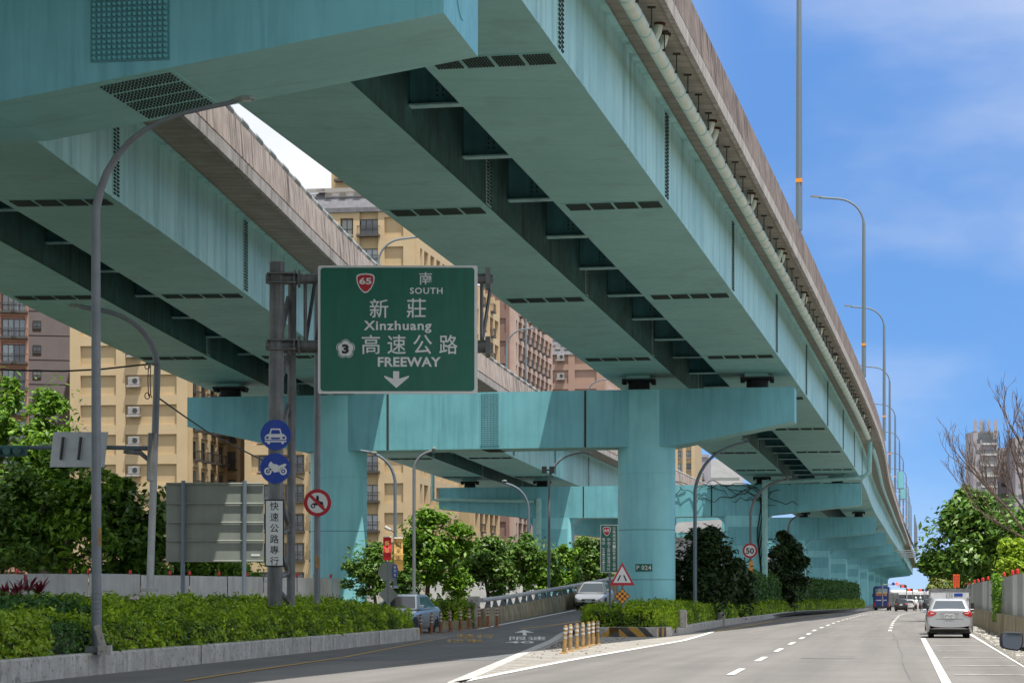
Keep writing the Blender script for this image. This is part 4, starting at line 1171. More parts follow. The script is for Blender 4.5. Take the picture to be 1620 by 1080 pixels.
# ------------------------------------------------------------------ bollards
proto = None
for i, (x, y, zf, m, tilt) in enumerate([(665.5, 1005.5, rz, 0, 0), (682, 1003, rz, 0, .02), (697, 1000.5, rz, 0, 0), (712.5, 998.5, rz, 0, -.03), (728, 996.5, rz, 0, .02), (742, 994, rz, 0, 0), (758, 992, rz, 0, 0), (771.5, 991, rz, 0, .02), (786, 990.5, rz, 0, 0),
                                         (892, 1034, rz, 1, .07), (902, 1031, rz, 1, .015), (912.5, 1028, rz, 1, 0), (922, 1025.5, rz, 1, 0), (931, 1023, rz, 1, .01), (938, 1021, rz, 1, 0), (945.5, 1019, rz, 1, 0)]):
    if i < 9: Z = 95.5 + .85 * i; zz = EYE - (y - HY) * Z / F; zz = rz(Z) if abs(zz - rz(Z)) > .12 else zz
    else: Z = F * EYE / (y - HY); zz = .003
    if i in (0, 9):
        proto = thing('bollard', '', 'bollard', (0, 0, 0), group='orange lane bollards'); ORG[proto.name] = (0, 0, 0)
        mm = 'bollard_y' if m else 'bollard_o'
        mb = MB(); mb.tube([(0, 0, .03), (0, 0, .5), (0, 0, .74), (0, 0, .78)], [.06, .056, .052, .038], 12); body = mb.build('post', mm, proto, smooth=True, local=True)
        mb = MB(); mb.tube([(0, 0, 0), (0, 0, .025), (0, 0, .05)], [.13, .12, .07], 14); mb.build('base', mm, proto, smooth=True, local=True)
        for z in (.42, .54, .66):
            mb = MB(); mb.tube([(0, 0, z), (0, 0, z + .055)], [.0585, .0575], 12, False); mb.build('reflective_band', 'line_worn', proto, smooth=True, local=True)
        p = proto
    else: p = dup(proto)
    p.location = (Gx(x, Z), Z, zz); p.rotation_euler = (0, tilt, rnd.uniform(0, 6)); p.rotation_euler = (tilt * .4, tilt, 0)
    s = 1.12 if not m else 1.0
    p.scale = (s, s, s)
    k = i if i < 9 else i - 9
    o_ = ['first', 'second', 'third', 'fourth', 'fifth', 'sixth', 'seventh', 'eighth', 'ninth'][k]
    p['label'] = (f'{o_} from the left of the rusty orange bollards by the ice-blue car' if i < 9 else f'{o_} from the left of the yellow-orange bollards before the striped planter') + (', leaning' if i == 9 else '')
# ------------------------------------------------------------------ planters, hedges
def kerb(name, pts, h, w, m='conc', label=None, close=False, segs=None):
    """a kerb wall following (x, Z, z) points, inner side on the left of travel"""
    mb = MB(); n = len(pts)
    rings = []
    for i, p in enumerate(pts):
        a = Vector(pts[max(i - 1, 0)][:2]); b = Vector(pts[min(i + 1, n - 1)][:2]); d = (b - a).normalized(); nx = Vector((-d.y, d.x))
        q = Vector(p[:2]); z = p[2]
        rings.append([Vector((q.x, q.y, z - .2)), Vector((q.x, q.y, z + h - .04)), Vector((q.x + nx.x * .04, q.y + nx.y * .04, z + h)), Vector((q.x + nx.x * w, q.y + nx.y * w, z + h)), Vector((q.x + nx.x * w, q.y + nx.y * w, z - .2))])
    mb.loft(rings)
    return mb.build(name, m, label)


def hedge_points(front, back, zf, zb, dens, rg, bulge=.12, z0=.3, end0=True, end1=True):
    """leaf sites over a hedge whose base runs between two polylines of (x, y)"""
    fr = np.array(front, float); bk = np.array(back, float); P_, N_ = [], []
    nseg = len(fr) - 1
    ph = rg.uniform(0, 6, 6)

    def bump(x, y): return (np.sin(x * 2.1 + ph[0]) * np.sin(y * 1.7 + ph[1]) * .5 + np.sin(x * 5.3 + y * 3.1 + ph[2]) * .3 + np.sin(y * 6.1 - x * 2 + ph[3]) * .25)
    for i in range(nseg):
        ln = np.linalg.norm(fr[i + 1] - fr[i]); wd = np.linalg.norm(bk[i] - fr[i]); hf = zf - z0
        n = int(dens * ln * wd * .8)                                # top
        s = rg.uniform(0, 1, n); t = rg.uniform(0, 1, n) ** .8
        a = fr[i] + (fr[i + 1] - fr[i]) * s[:, None]; b = bk[i] + (bk[i + 1] - bk[i]) * s[:, None]; p = a + (b - a) * t[:, None]
        z = zf + (zb - zf) * t + bump(p[:, 0], p[:, 1]) * bulge + rg.normal(0, .05, n) - np.where(t < .06, .08, 0)
        P_.append(np.c_[p, z]); N_.append(np.tile([0, 0, 1.], (n, 1)))
        for pl, q in ((fr, 1), (bk, .35)):                             # sides
            n = int(dens * ln * max(hf, .2) * q)
            s = rg.uniform(0, 1, n); t = rg.uniform(0, 1, n)
            p = pl[i] + (pl[i + 1] - pl[i]) * s[:, None]
            out = (fr[i] - bk[i]); out = out / np.linalg.norm(out) * (1 if q == 1 else -1)
            zt = zf if q == 1 else zb
            z = z0 + (zt - z0) * t
            p = p + out * (bump(p[:, 1] + z * 2, z * 3 + p[:, 0]) * bulge * .8 + rg.normal(0, .05, n) - .12 * t ** 4)[:, None]
            P_.append(np.c_[p, z]); N_.append(np.c_[np.tile(out, (n, 1)), np.full(n, .45)])
    for k, on in ((0, end0), (nseg, end1)):                           # end faces
        if not on: continue
        wd = np.linalg.norm(bk[k] - fr[k]); n = int(dens * wd * (zf - z0)); t = rg.uniform(0, 1, n)
        p = fr[k] + (bk[k] - fr[k]) * t[:, None]; d = fr[1] - fr[0] if k == 0 else fr[-1] - fr[-2]; d = d / np.linalg.norm(d) * (-1 if k == 0 else 1)
        z = z0 + (zf + (zb - zf) * t - z0) * rg.uniform(0, 1, n)
        P_.append(np.c_[p + d * rg.normal(0, .07, n)[:, None], z]); N_.append(np.c_[np.tile(d, (n, 1)), np.full(n, .4)])
    return np.vstack(P_), np.vstack(N_)


def hedge(label, front, back, zf, zb, dens, size, m, seed, z0=.3, bulge=.12, kind='hedge', group=None, core=.16):
    rg = np.random.default_rng(seed)
    p, n = hedge_points(front, back, zf, zb, dens, rg, bulge, z0)
    k = max(20, len(p) // 40)                                       # stray shoots above the clip line
    tp = p[rg.integers(0, len(p), k)]; tp = tp[tp[:, 2] > zf - .25]; sh = np.repeat(tp, 5, 0); sh[:, 2] += np.tile(np.arange(5) * size * .6, len(tp)); sh[:, :2] += rg.normal(0, size * .3, (len(sh), 2))
    p = np.vstack([p, sh]); n = np.vstack([n, np.tile([0, 0, 1.], (len(sh), 1))])
    V = leaf_geo(p, n, size, rg, .8)
    cv, cf = [], []
    for i in range(len(front)):
        f_, b_ = np.array(front[i]), np.array(back[i]); d = (b_ - f_) / np.linalg.norm(b_ - f_)
        f2, b2 = f_ + d * core, b_ - d * core
        cv += [(f2[0], f2[1], z0 - .2), (f2[0], f2[1], zf - core), (b2[0], b2[1], zb - core), (b2[0], b2[1], z0 - .2)]
    for i in range(len(front) - 1):
        for a in range(4): c = (a + 1) % 4; cf.append((i * 4 + a, i * 4 + c, i * 4 + 4 + c, i * 4 + 4 + a))
    k = (len(front) - 1) * 4; cf += [(0, 1, 2, 3), (k, k + 1, k + 2, k + 3)]
    o = leaf_obj('hedge' if kind == 'hedge' else 'shrub', V, M[m], None, (cv, cf, M['core']))
    return tag(o, label, kind, group)


kx = lambda Z: interp(Z, KZ, KX)
pl = thing('planter', 'long concrete planter kerb running along the left side of the road', 'planter', (kx(60), 60, 0))
mb = MB(); q = [(kx(Z), Z, 0) for Z in (20, 34, 47, 58, 66, 71, 78, 86)] + [(-3.9, 86.3, 0), (-8, 86.6, 0)]
kerb('kerb', q, .44, .28, 'conc', pl)
mb = MB(); mb.ribbon([(kx(Z) - .25, Z, .38) for Z in (20, 47, 58, 71, 86)], [(kx(Z) - 9, Z, .42) for Z in (20, 47, 58, 71, 86)]); mb.build('soil', 'soil', pl)
for Z in (55.2, 66.8, 77.5):
    mb = MB(); mb.box((kx(Z) + .004, Z, .22), (.012, .02, .43)); mb.build('kerb_joint', 'joint', pl)
zs1 = [48.2, 51, 54, 58, 62, 66, 71, 76, 81, 85.6]
hedge('bright clipped hedge along the left planter, the gantry posts rising out of it', [(kx(Z) - .22, Z) for Z in zs1], [(kx(Z) - lerp(6.5, 3.8, (Z - 48) / 38), Z + 1) for Z in zs1], 1.0, 1.42, 330, .066, 'hedge', 1, .36, .20)
zs2 = [40, 43, 46, 47.8]
hedge('dark green shrubs left of the tall lamp post in the planter', [(kx(Z) - 1.6, Z) for Z in [44, 47, 50, 53]], [(kx(Z) - 6.5, Z + 1) for Z in [44, 47, 50, 53]], 1.32, 1.60, 300, .075, 'hedge_d', 2, .36, .16, 'shrub')
hedge('bright yellow-green shrub at the lower left corner behind the kerb', [(kx(Z) - .22, Z) for Z in [38, 41, 43.6, 45.4]], [(kx(Z) - 2.3, Z + .4) for Z in [38, 41, 43.6, 45.4]], 1.14, 1.3, 420, .07, 'hedge_b', 3, .36, .16, 'shrub')
hedge('brownish thin shrub between the yellow-green shrub and the tall lamp post', [(kx(Z) - .25, Z) for Z in [45.5, 46.6, 47.6]], [(kx(Z) - 2.0, Z + .3) for Z in [45.5, 46.6, 47.6]], .98, 1.15, 300, .055, 'hedge_d', 4, .36, .1, 'shrub')
# crimson cordylines
for i, (x, y, Z) in enumerate(((8, 944, 55), (28, 938, 55.5), (45, 932, 56), (62, 936, 56.2), (5, 962, 54), (18, 955, 54.4))):
    p = P(x, y + 4, Z); rg = random.Random(i)
    mb = MB()
    for k in range(22):
        a = rg.uniform(0, 6.28); e = rg.uniform(.25, 1.2); l = rg.uniform(.3, .58)
        d = Vector((math.cos(a) * math.cos(e), math.sin(a) * math.cos(e), math.sin(e))); sd = Vector((-math.sin(a), math.cos(a), 0)) * .045
        q1 = p + d * l * .55; q2 = p + d * l - Vector((0, 0, .06))
        mb.add([p - sd * .4, p + sd * .4, q1 + sd, q1 - sd], [(0, 1, 2, 3)]); mb.add([q1 - sd, q1 + sd, q2], [(0, 1, 2)])
    o = tag(mb.build('cordyline', 'red_leaf'), ['crimson spiky plant at the left edge above the dark shrubs', 'crimson spiky plant in the middle of the row on the dark shrubs', 'tallest crimson spiky plant of the row above the dark shrubs', 'crimson spiky plant nearest the tall lamp post', 'lowest crimson spiky plant at the left edge', 'low crimson spiky plant beside the lowest one'][i], 'plant', 'crimson spiky plants')
mb = MB(); p = P(210, 948, 60); rg = random.Random(5)
for k in range(5): mb.box((p.x + rg.uniform(-.1, .1), p.y + rg.uniform(-.1, .1), 1.48 + rg.uniform(0, .05)), (.14, .1, .05), rg.uniform(0, 3), rg.uniform(-.4, .4))
tag(mb.build('scrap_paper', 'litter'), 'crumpled pink paper lying on top of the left hedge', 'litter')

# pier island: striped nose and hedges
isl = thing('planter', 'concrete island planter under the viaduct with a black and yellow striped nose', 'planter', (5, 95, 0))
IR = lambda Z: interp(Z, [92, 98, 110, 125, 151, 173, 210, 245, 275, 300, 330], [5.7, 6.95, 8.6, 10.9, 15.3, 18.6, 24., 30., 37., 43., 49.5])
nose = [(2.55, 94.5), (2.95, 92.3), (5.55, 91.9), (6.2, 93.2)]
kerb('kerb', [(IR(Z), Z, gz(Z)) for Z in (93.2, 96, 98, 104, 110, 125, 138, 151, 173, 200, 225, 245, 260, 275, 300, 330)], .34, .3, 'conc', isl)
kerb('kerb', [(2.55, 100, 0)] + [(a, b, 0) for a, b in nose], .38, .3, 'conc', isl)
mb = MB()                                            # hazard stripes on the nose face
A = Vector((2.95, 92.3, 0)); B = Vector((5.55, 91.9, 0)); C = Vector((6.2, 93.2, 0)); out = Vector((0, -.006, 0)); h = .37
segs = [(A, B, [(-.2, 0, 1), (.02, .3, 1), (.26, .52, 0), (.55, .82, 1), (.9, 1.25, 0)])]


def nosept(s, z):
    q = lerp(A, B, s) if s <= 1 else lerp(B, C, s - 1)
    return Vector((q.x + (.006 if s > 1 else 0), q.y - .008, z))


def stripe(s0, s1, lean, m, nm):
    mb = MB(); mb.add([nosept(max(0, s0), .01), nosept(s1, .01), nosept(s1 + lean, h), nosept(max(0, s0 + lean), h)], [(0, 1, 2, 3)]); mb.build(nm, m, isl)


stripe(0, .16, 0, 'hazard_k', 'hazard_stripe')
for s0, s1, ln, m in ((.16, .30, .16, 'hazard_y'), (.30, .44, .0, 'hazard_k'), (.44, .58, -.16, 'hazard_y'), (.58, .72, -.16, 'hazard_k'), (.72, .85, -.16, 'hazard_y'), (.85, .96, -.14, 'hazard_k'), (.98, 1.1, 0, 'hazard_y'), (1.12, 1.3, 0, 'hazard_k'), (1.32, 1.45, 0, 'hazard_y'), (1.47, 1.6, 0, 'hazard_k')): stripe(s0, s1, ln, m, 'hazard_stripe')
mb = MB(); mb.add([nosept(.30, .012) + Vector((0, -.002, 0)), nosept(.47, .012) + Vector((0, -.002, 0)), nosept(.385, .22) + Vector((0, -.002, 0))], [(0, 1, 2)]); mb.build('hazard_stripe', 'hazard_k', isl)
mb = MB(); mb.ribbon([(2.7, 93, .3), (3.0, 101, .3), (7, 115, .3), (16, 173, .2), (38, 320, 0)], [(5.9, 93, .3), (7.2, 101, .3), (9.1, 115, .3), (18.4, 173, .2), (47., 320, 0)]); mb.build('soil', 'soil', isl)
mb = MB(); mb.loft([[Vector((6.85 + dx, 96.3 + dy, z)) for dx, dy in ((-.16, -.12), (.16, -.12), (.16, .12), (-.16, .12))] for z in (.3, 1.02)]); mb.build('end_post', 'conc', isl, bevel=.05)
hedge('clipped hedge on the striped nose of the island, around the warning signs', [(3.0, 92.55), (4.3, 92.35), (5.45, 92.25), (6.1, 94.2), (6.6, 95.8)], [(2.9, 97.5), (3.6, 98), (4.4, 98.6), (4.9, 99), (5.3, 99.4)], 1.05, 1.12, 330, .07, 'hedge', 11, .3, .1)
zz = [97.4, 102, 108, 114, 119, 124.5]
hedge('low clipped hedge right of the round column up to the 50 sign', [(IR(Z) - .3, Z) for Z in zz], [(IR(Z) - 2.2, Z + .5) for Z in zz], 1.05, 1.2, 260, .075, 'hedge', 12, .3, .1)
zz = [127, 132, 138, 144, 149]
hedge('low clipped hedge beyond the 50 sign below the second blackish bush', [(IR(Z) - .3, Z) for Z in zz], [(IR(Z) - 2.2, Z + .5) for Z in zz], .98, 1.1, 220, .08, 'hedge', 13, .2, .1)
zz = [152, 165, 180, 200, 225, 245, 260, 275, 295, 318]
hedge('tall rounded dark hedge running far along under the piers', [(IR(Z) - .9, Z) for Z in zz], [(IR(Z) - 3.4, Z + .5) for Z in zz], 3.0, 3.3, 60, .15, 'hedge_d', 14, -.2, .35)
hedge('low bright hedge strip at the foot of the tall dark hedge', [(IR(Z) - .2, Z) for Z in zz], [(IR(Z) - .9, Z + .5) for Z in zz], .95, 1.0, 110, .11, 'hedge', 15, -.1, .12)
mb = MB(); q = P(1207, 975, 126); mb.box((IR(126) - .1, 126, .35), (.3, .5, .75), .16); tag(mb.build('marker_stone', 'conc', bevel=.05), 'short concrete marker stone at the break in the low hedges', 'stone')

# ------------------------------------------------------------------ ramp wall, hoardings, roadside wall
rw = thing('ramp_wall', 'mossy concrete ramp wall with a pale steel rail climbing to the right', 'wall', (RL(105), 105, 0))
Zw = [104.5, 108, 112, 118, 125, 133, 142, 152, 162, 175, 190]
mb = MB()
wall = lambda Z, dx, z: Vector((RL(Z) + dx, Z, rz(Z) + z))
wh = lambda Z: interp(Z, [104, 112, 125, 145, 190], [.72, .72, .80, .95, 1.0])
mb.loft([[wall(Z, 0, -1.5), wall(Z, .06, .25), wall(Z, -.02, wh(Z)), wall(Z, -.3, wh(Z)), wall(Z, -.36, -1.5)] for Z in Zw]); mb.build('wall', 'conc_moss', rw)
mb = MB(); mb.tube([wall(Z, -.15, wh(Z) + .38) for Z in Zw], .10, 10); mb.build('rail', 'rail_p', rw, smooth=True)
mb = MB(); p = wall(103.3, -.25, 0); mb.box((Gx(750, 104.3), 104.3, .75), (.5, 1.2, 1.62)); mb.build('end_block', 'conc', rw, bevel=.03)
Z = 106.
while Z < 175:
    mb = MB(); mb.loft([[wall(Z + b_, a_, wh(Z) + h_) for a_, b_ in ((-.28, -.06), (-.02, -.06), (-.02, .06), (-.28, .06))] for h_ in (-.02, .02)] + [[wall(Z + b_, a_, wh(Z) + .32) for a_, b_ in ((-.2, -.05), (-.12, -.05), (-.12, .05), (-.2, .05))]])
    mb.build('rail_post', 'steel_blue', rw); Z += 1.9
low = thing('low_wall', 'low concrete edging between the ice-blue car and the ramp wall', 'wall', (-2.5, 103, 0))
mb = MB(); mb.loft([[Vector((x, y, -.1)), Vector((x, y, .52)), Vector((x, y + .3, .52)), Vector((x, y + .3, -.1))] for x, y in ((-4.6, 102.5), (-1.7, 103.))]); mb.build('wall', 'conc_moss', low)
hedge('small bright hedge behind the low edging left of the ramp wall', [(-5.0, 103.1), (-3.4, 103.2), (-1.7, 103.4)], [(-5.0, 106), (-3.4, 106), (-1.8, 106)], 1.25, 1.35, 260, .075, 'hedge', 21, .2, .12)

# white hoarding in front of the trees: corrugated sheets
def hoarding(label, pts, z0, z1, m, step, cap=None, seed=0, wave=.04, gap=.18, lamp_every=2.6, lampname='warning_lamp'):
    t = thing('construction_fence', label, 'fence', (pts[0][0], pts[0][1], 0))
    rg = random.Random(seed); acc = 0.
    for i in range(len(pts) - 1):
        a = Vector(pts[i][:2]); b = Vector(pts[i + 1][:2]); L_ = (b - a).length; d = (b - a).normalized(); nx = Vector((-d.y, d.x)); n = max(1, int(L_ / step))
        for k in range(n):
            p0 = a + d * (L_ * k / n); p1 = a + d * (L_ * (k + 1) / n); zg = (gz(p0.y))
            mb = MB(); r0, r1 = [], []; ns = max(4, int(step / gap)); zt = z1 + rg.uniform(-.03, .03)
            for j in range(ns + 1):
                q = p0.lerp(p1, j / ns) + nx * (wave * (1 if j % 2 else -1)) * .5
                r0.append((q.x, q.y, z0 + zg)); r1.append((q.x, q.y, zt + zg))
            mb.ribbon(r0, r1)
            mm = m[rg.randrange(len(m))] if isinstance(m, list) else m
            mb.build('panel', mm, t)
        k = 0.
        while k < L_ and lamp_every:
            p = a + d * k; mb = MB(); zz_ = z1 + gz(p.y)
            mb.tube([(p.x, p.y, zz_), (p.x, p.y, zz_ + .05), (p.x, p.y, zz_ + .17), (p.x, p.y, zz_ + .2)], [.03, .065, .06, .02], 8); mb.build(lampname, 'red', t, smooth=True); k += lamp_every
    return t


fp = lambda px, Z: (Gx(px, Z), Z)
hoarding('white corrugated hoarding with red lamps in front of the trees at the left', [(-75, 78), fp(-60, 95), fp(140, 100), fp(300, 106), fp(470, 116), fp(600, 130), fp(705, 140), fp(850, 152)], .3, 2.48, 'fence', 2.7, seed=1, lamp_every=2.75)
rwl = thing('roadside_wall', 'low grimy concrete wall under the grey panels on the right side', 'wall', (VX(90), 90, 0))
Zr_ = [6, 30, 50, 70, 80, 90, 100, 115, 130, 150, 170]
mb = MB(); mb.loft([[Vector((VX(Z), Z, gz(Z) - .2)), Vector((VX(Z), Z, gz(Z) + .88)), Vector((VX(Z) + .35, Z, gz(Z) + .88)), Vector((VX(Z) + .35, Z, gz(Z) - .2))] for Z in Zr_]); mb.build('wall', 'conc_moss', rwl)
M['fence_b'] = mat('blue_grey_hoarding', (.17, .25, .31), (.13, .19, .24), 1., .6, streak=((.1, .1, .1), .8, 3.))
M['fence_p'] = mat('printed_hoarding', (.55, .54, .50), (.40, .22, .14), 1.1, .6, ramp=(.6, .7))
rf = hoarding('row of grey and blue hoarding panels with red lamps on the right-hand wall', [(VX(Z) + .3, Z, 0) for Z in (6, 40, 76, 88, 100, 125, 170)], .85, 2.32, ['fence', 'fence_g', 'fence', 'fence_b', 'fence_p', 'fence_g'], 3.6, seed=6, wave=0., gap=1.8, lamp_every=8.)
rg = random.Random(9)
grt = thing('grit', 'loose grey grit spilled around the yellow-orange bollards on the ghost island', 'grit', (2.6, 76, 0)); grt['kind'] = 'stuff'
mb = MB()
for k in range(420):
    Z = min(91, max(60, rg.gauss(78, 7))); x = GL(Z) + .35 + abs(rg.gauss(0, .9)); s = rg.uniform(.012, .045)
    if x > GR(Z) - .3: continue
    c = Vector((x, Z, .010 + s * .2)); mb.loft([[c + Vector((s * f * math.cos(a + k), s * f * math.sin(a + k) * .8, z * s)) for a in (0, 1.3, 2.4, 3.6, 5)] for f, z in ((1, -.3), (.8, .25), (.3, .42))])
mb.build('stones', 'gravel', grt)
grv = thing('rubble', 'pale rubble and scraps strewn on the verge below the right-hand wall', 'rubble', (VX(95) - .5, 95, 0)); grv['kind'] = 'stuff'
mb = MB()
for k in range(260):
    Z = rg.uniform(60, 118); x = VX(Z) - rg.uniform(.05, .8); s = rg.uniform(.03, .12)
    c = Vector((x, Z, .012 + s * .25)); mb.loft([[c + Vector((s * f * math.cos(a + k), s * f * math.sin(a + k) * .8, z * s)) for a in (0, 1.3, 2.4, 3.6, 5)] for f, z in ((1, -.3), (.8, .25), (.3, .42))])
mb.build('stones', 'conc', grv)

# ------------------------------------------------------------------ trees
def tree(label, px, Z, ytop, halfw, ybot, m, n, size, seed, group='trees', ybase=None, clumps=42, lean=0., depth=1., kind='tree', trunks=1, flat=1.):
    rg = np.random.default_rng(seed); rr = random.Random(seed)
    s = Z / F; zt = P(0, ytop, Z).z; zb = P(0, ybot, Z).z; c = Vector((Gx(px, Z), Z, (zt + zb) / 2))
    base = Vector((c.x + lean, Z, gz(Z))); rx = halfw * s; rzv = (zt - zb) / 2; ryv = rx * depth
    t = thing(kind if kind in ('tree', 'bush') else 'tree', label, kind, tuple(base), group=group)
    cl = []
    nl = rr.randint(5, 8); lobes = [(np.array([0, 0, 0.]), .74), (np.array([0, 0, -.12]), .70)]
    for k in range(nl):
        a_ = 2 * math.pi * k / nl + rr.uniform(-.5, .5); zz_ = rr.uniform(-.72, .62); q_ = math.sqrt(max(.1, 1 - zz_ * zz_)) * rr.uniform(.5, .72)
        lobes.append((np.array([math.cos(a_) * q_, math.sin(a_) * q_, zz_ * .8]), rr.uniform(.26, .46)))
    lobes.append((np.array([rr.uniform(-.25, .25), 0, .66]), .34))
    for k in range(clumps):
        lc, lr = lobes[k % len(lobes)]
        d = rg.normal(0, 1, 3); d /= np.linalg.norm(d); v_ = lc + d * lr * rg.uniform(.35, 1.) ** .6
        q = np.array([c.x + v_[0] * rx, c.y + v_[1] * ryv, c.z + v_[2] * rzv])
        cl.append((q, rg.uniform(.13, .34) * min(rx, rzv * 1.2)))
    mb = MB()
    th = max(.09, rx * .065)
    for k in range(trunks):
        x0 = base + Vector(((k - (trunks - 1) / 2) * .5, 0, 0)); mid = Vector((lerp(x0.x, c.x, .5) + rr.uniform(-.2, .2), Z, lerp(x0.z, c.z, .5)))
        mb.tube([x0 - Vector((0, 0, .2)), lerp(x0, mid, .5), mid, Vector((c.x, c.y, c.z)), Vector((c.x, c.y, lerp(c.z, zt, .6)))], [th * 1.2, th, th * .85, th * .6, th * .15], 8)
    for q, r in cl[:14]:
        st = Vector((c.x, c.y, rr.uniform(lerp(base.z, c.z, .6), c.z))); q = Vector(q)
        mb.tube([st, st.lerp(q, .5) + Vector((0, 0, -.1)), q], [th * .45, th * .3, th * .1], 5)
    mb.build('trunk', 'bark', t, smooth=True)
    P_, N_ = [], []
    for q, r in cl:
        k = max(30, int(n / clumps)); d = rg.normal(0, 1, (k, 3)); d /= np.linalg.norm(d, axis=1)[:, None]; d[:, 2] = np.where(d[:, 2] < -.3, d[:, 2] * .5, d[:, 2])
        rad = r * rg.uniform(.35, 1.15, k) ** .5
        P_.append(q + d * rad[:, None] * np.array([1, 1, .82 * flat])); N_.append(d * .6 + np.array([0, 0, .7]))
    k = int(n * .16); d = rg.normal(0, 1, (k, 3)); d /= np.linalg.norm(d, axis=1)[:, None]            # loose sprays at the rim and inside
    P_.append(np.array(c) + d * np.array([rx, ryv, rzv]) * rg.uniform(.3, 1.04, (k, 1))); N_.append(d * .5 + np.array([0, 0, .7]))
    V = leaf_geo(np.vstack(P_), np.vstack(N_), size, rg, .5)
    leaf_obj('crown', V, M[m], t)
    return t


TR = [('tall bushy tree behind the white hoarding at the left, before the grey block', 78, 116, 592, 74, 900, 'leaf', 9000, .17, 31, 1), ('big tree cut by the left picture edge', -8, 112, 572, 72, 915, 'leaf', 8500, .17, 32, 1),
      ('leafy tree with yellowing leaves left of the tall lamp post', 92, 108, 715, 110, 948, 'leaf', 11000, .18, 33, 1), ('low tree at the left edge behind the hoarding', 5, 106, 740, 92, 950, 'leaf_d', 8500, .17, 34, 1),
      ('large-leaved dark tree between the two lamp posts and the big panel', 212, 112, 755, 82, 950, 'leaf_d', 10000, .25, 35, 1), ('low bush-like tree below the grey-green panel', 335, 114, 862, 95, 940, 'leaf', 5500, .17, 36, 1),
      ('small dark tree behind the round left column and banners', 585, 118, 850, 42, 952, 'leaf_d', 5200, .13, 37, 1), ('round bright tree under the crossbeam right of the pale lamp post', 685, 122, 800, 64, 940, 'leaf', 10500, .16, 38, 1),
      ('dark small tree behind the ramp rail, beside the bright round tree', 762, 128, 846, 54, 930, 'leaf_d', 7500, .14, 39, 1), ('dark wide tree behind the ramp rail, left of the slim lamp', 832, 134, 842, 56, 930, 'leaf_d', 8000, .14, 40, 1),
      ('bright slim tree at the foot of the slim lamp by the ramp', 890, 140, 862, 34, 940, 'leaf', 4200, .14, 41, 1), ('dark tree seen through the portal left of the round column', 928, 165, 846, 46, 945, 'leaf_d', 6500, .16, 42, 1)]
for lb, px, Z, yt, hw, yb, m, n, sd in (('low bright bush before the hoarding, left of the dark rail-side trees', 722, 121, 893, 26, 952, 'leaf', 2600, 71), ('low dark bush behind the ramp rail between the two dark trees', 795, 127, 886, 30, 948, 'leaf_d', 3000, 72),
                                        ('low green bush behind the ramp rail at the slim lamp', 858, 133, 884, 28, 944, 'leaf', 2800, 73), ('low dark bush beside the round left column behind the ice-blue car', 640, 119, 896, 30, 955, 'leaf_d', 2800, 74)):
    tree(lb, px, Z, yt, hw, yb, m, n, .12, sd, 'low bushes behind the ramp rail', clumps=24, kind='bush', depth=.7)
for (lb, px, Z, yt, hw, yb, m, n, sz, sd, tk) in TR:
    tree(lb, px, Z, yt, hw, yb, m, n, sz, sd, 'trees at the left of the road', trunks=tk, lean=.4 if sd % 2 else -.3)
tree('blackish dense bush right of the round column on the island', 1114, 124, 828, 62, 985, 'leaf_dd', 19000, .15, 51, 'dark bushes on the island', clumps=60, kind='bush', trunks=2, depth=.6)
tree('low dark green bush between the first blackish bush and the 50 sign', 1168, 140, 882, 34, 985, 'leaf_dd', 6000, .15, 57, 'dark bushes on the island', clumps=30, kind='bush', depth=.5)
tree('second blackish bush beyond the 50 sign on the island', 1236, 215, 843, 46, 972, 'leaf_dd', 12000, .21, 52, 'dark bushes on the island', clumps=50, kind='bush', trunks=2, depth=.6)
tree('huge dark broad-leaved tree above the hoarding at the right', 1560, 150, 778, 108, 935, 'leaf_d', 21000, .24, 53, 'trees at the right of the road', clumps=70, depth=.9)
tree('bright yellow-green tree peeping over the hoarding at the right edge', 1618, 128, 850, 48, 925, 'hedge_b', 5000, .17, 54, 'trees at the right of the road')
tree('pale yellowish tree at the end of the road', 1497, 330, 905, 32, 946, 'leaf_y', 3500, .3, 55, 'trees at the right of the road')
tree('small green tree beside the pale yellowish one at the road end', 1528, 300, 908, 24, 950, 'leaf', 2500, .3, 56, 'trees at the right of the road')
rg = np.random.default_rng(61)                        # creeper hanging over the right-hand panels
q = rg.uniform(0, 1, (1500, 3)); Zc_ = 96 + q[:, 0] * 4 + rg.normal(0, .6, 1500)
zc_ = 2.45 - 1.9 * q[:, 1] ** 1.6
V = leaf_geo(np.c_[18.7 + .166 * (Zc_ - 92) + .2 - .25 * q[:, 2], Zc_, zc_], np.tile([-.7, -.5, .4], (1500, 1)), .09, rg)
tag(leaf_obj('creeper', V, M['leaf']), 'green creeper hanging over the grey panels behind the silver saloon', 'creeper')


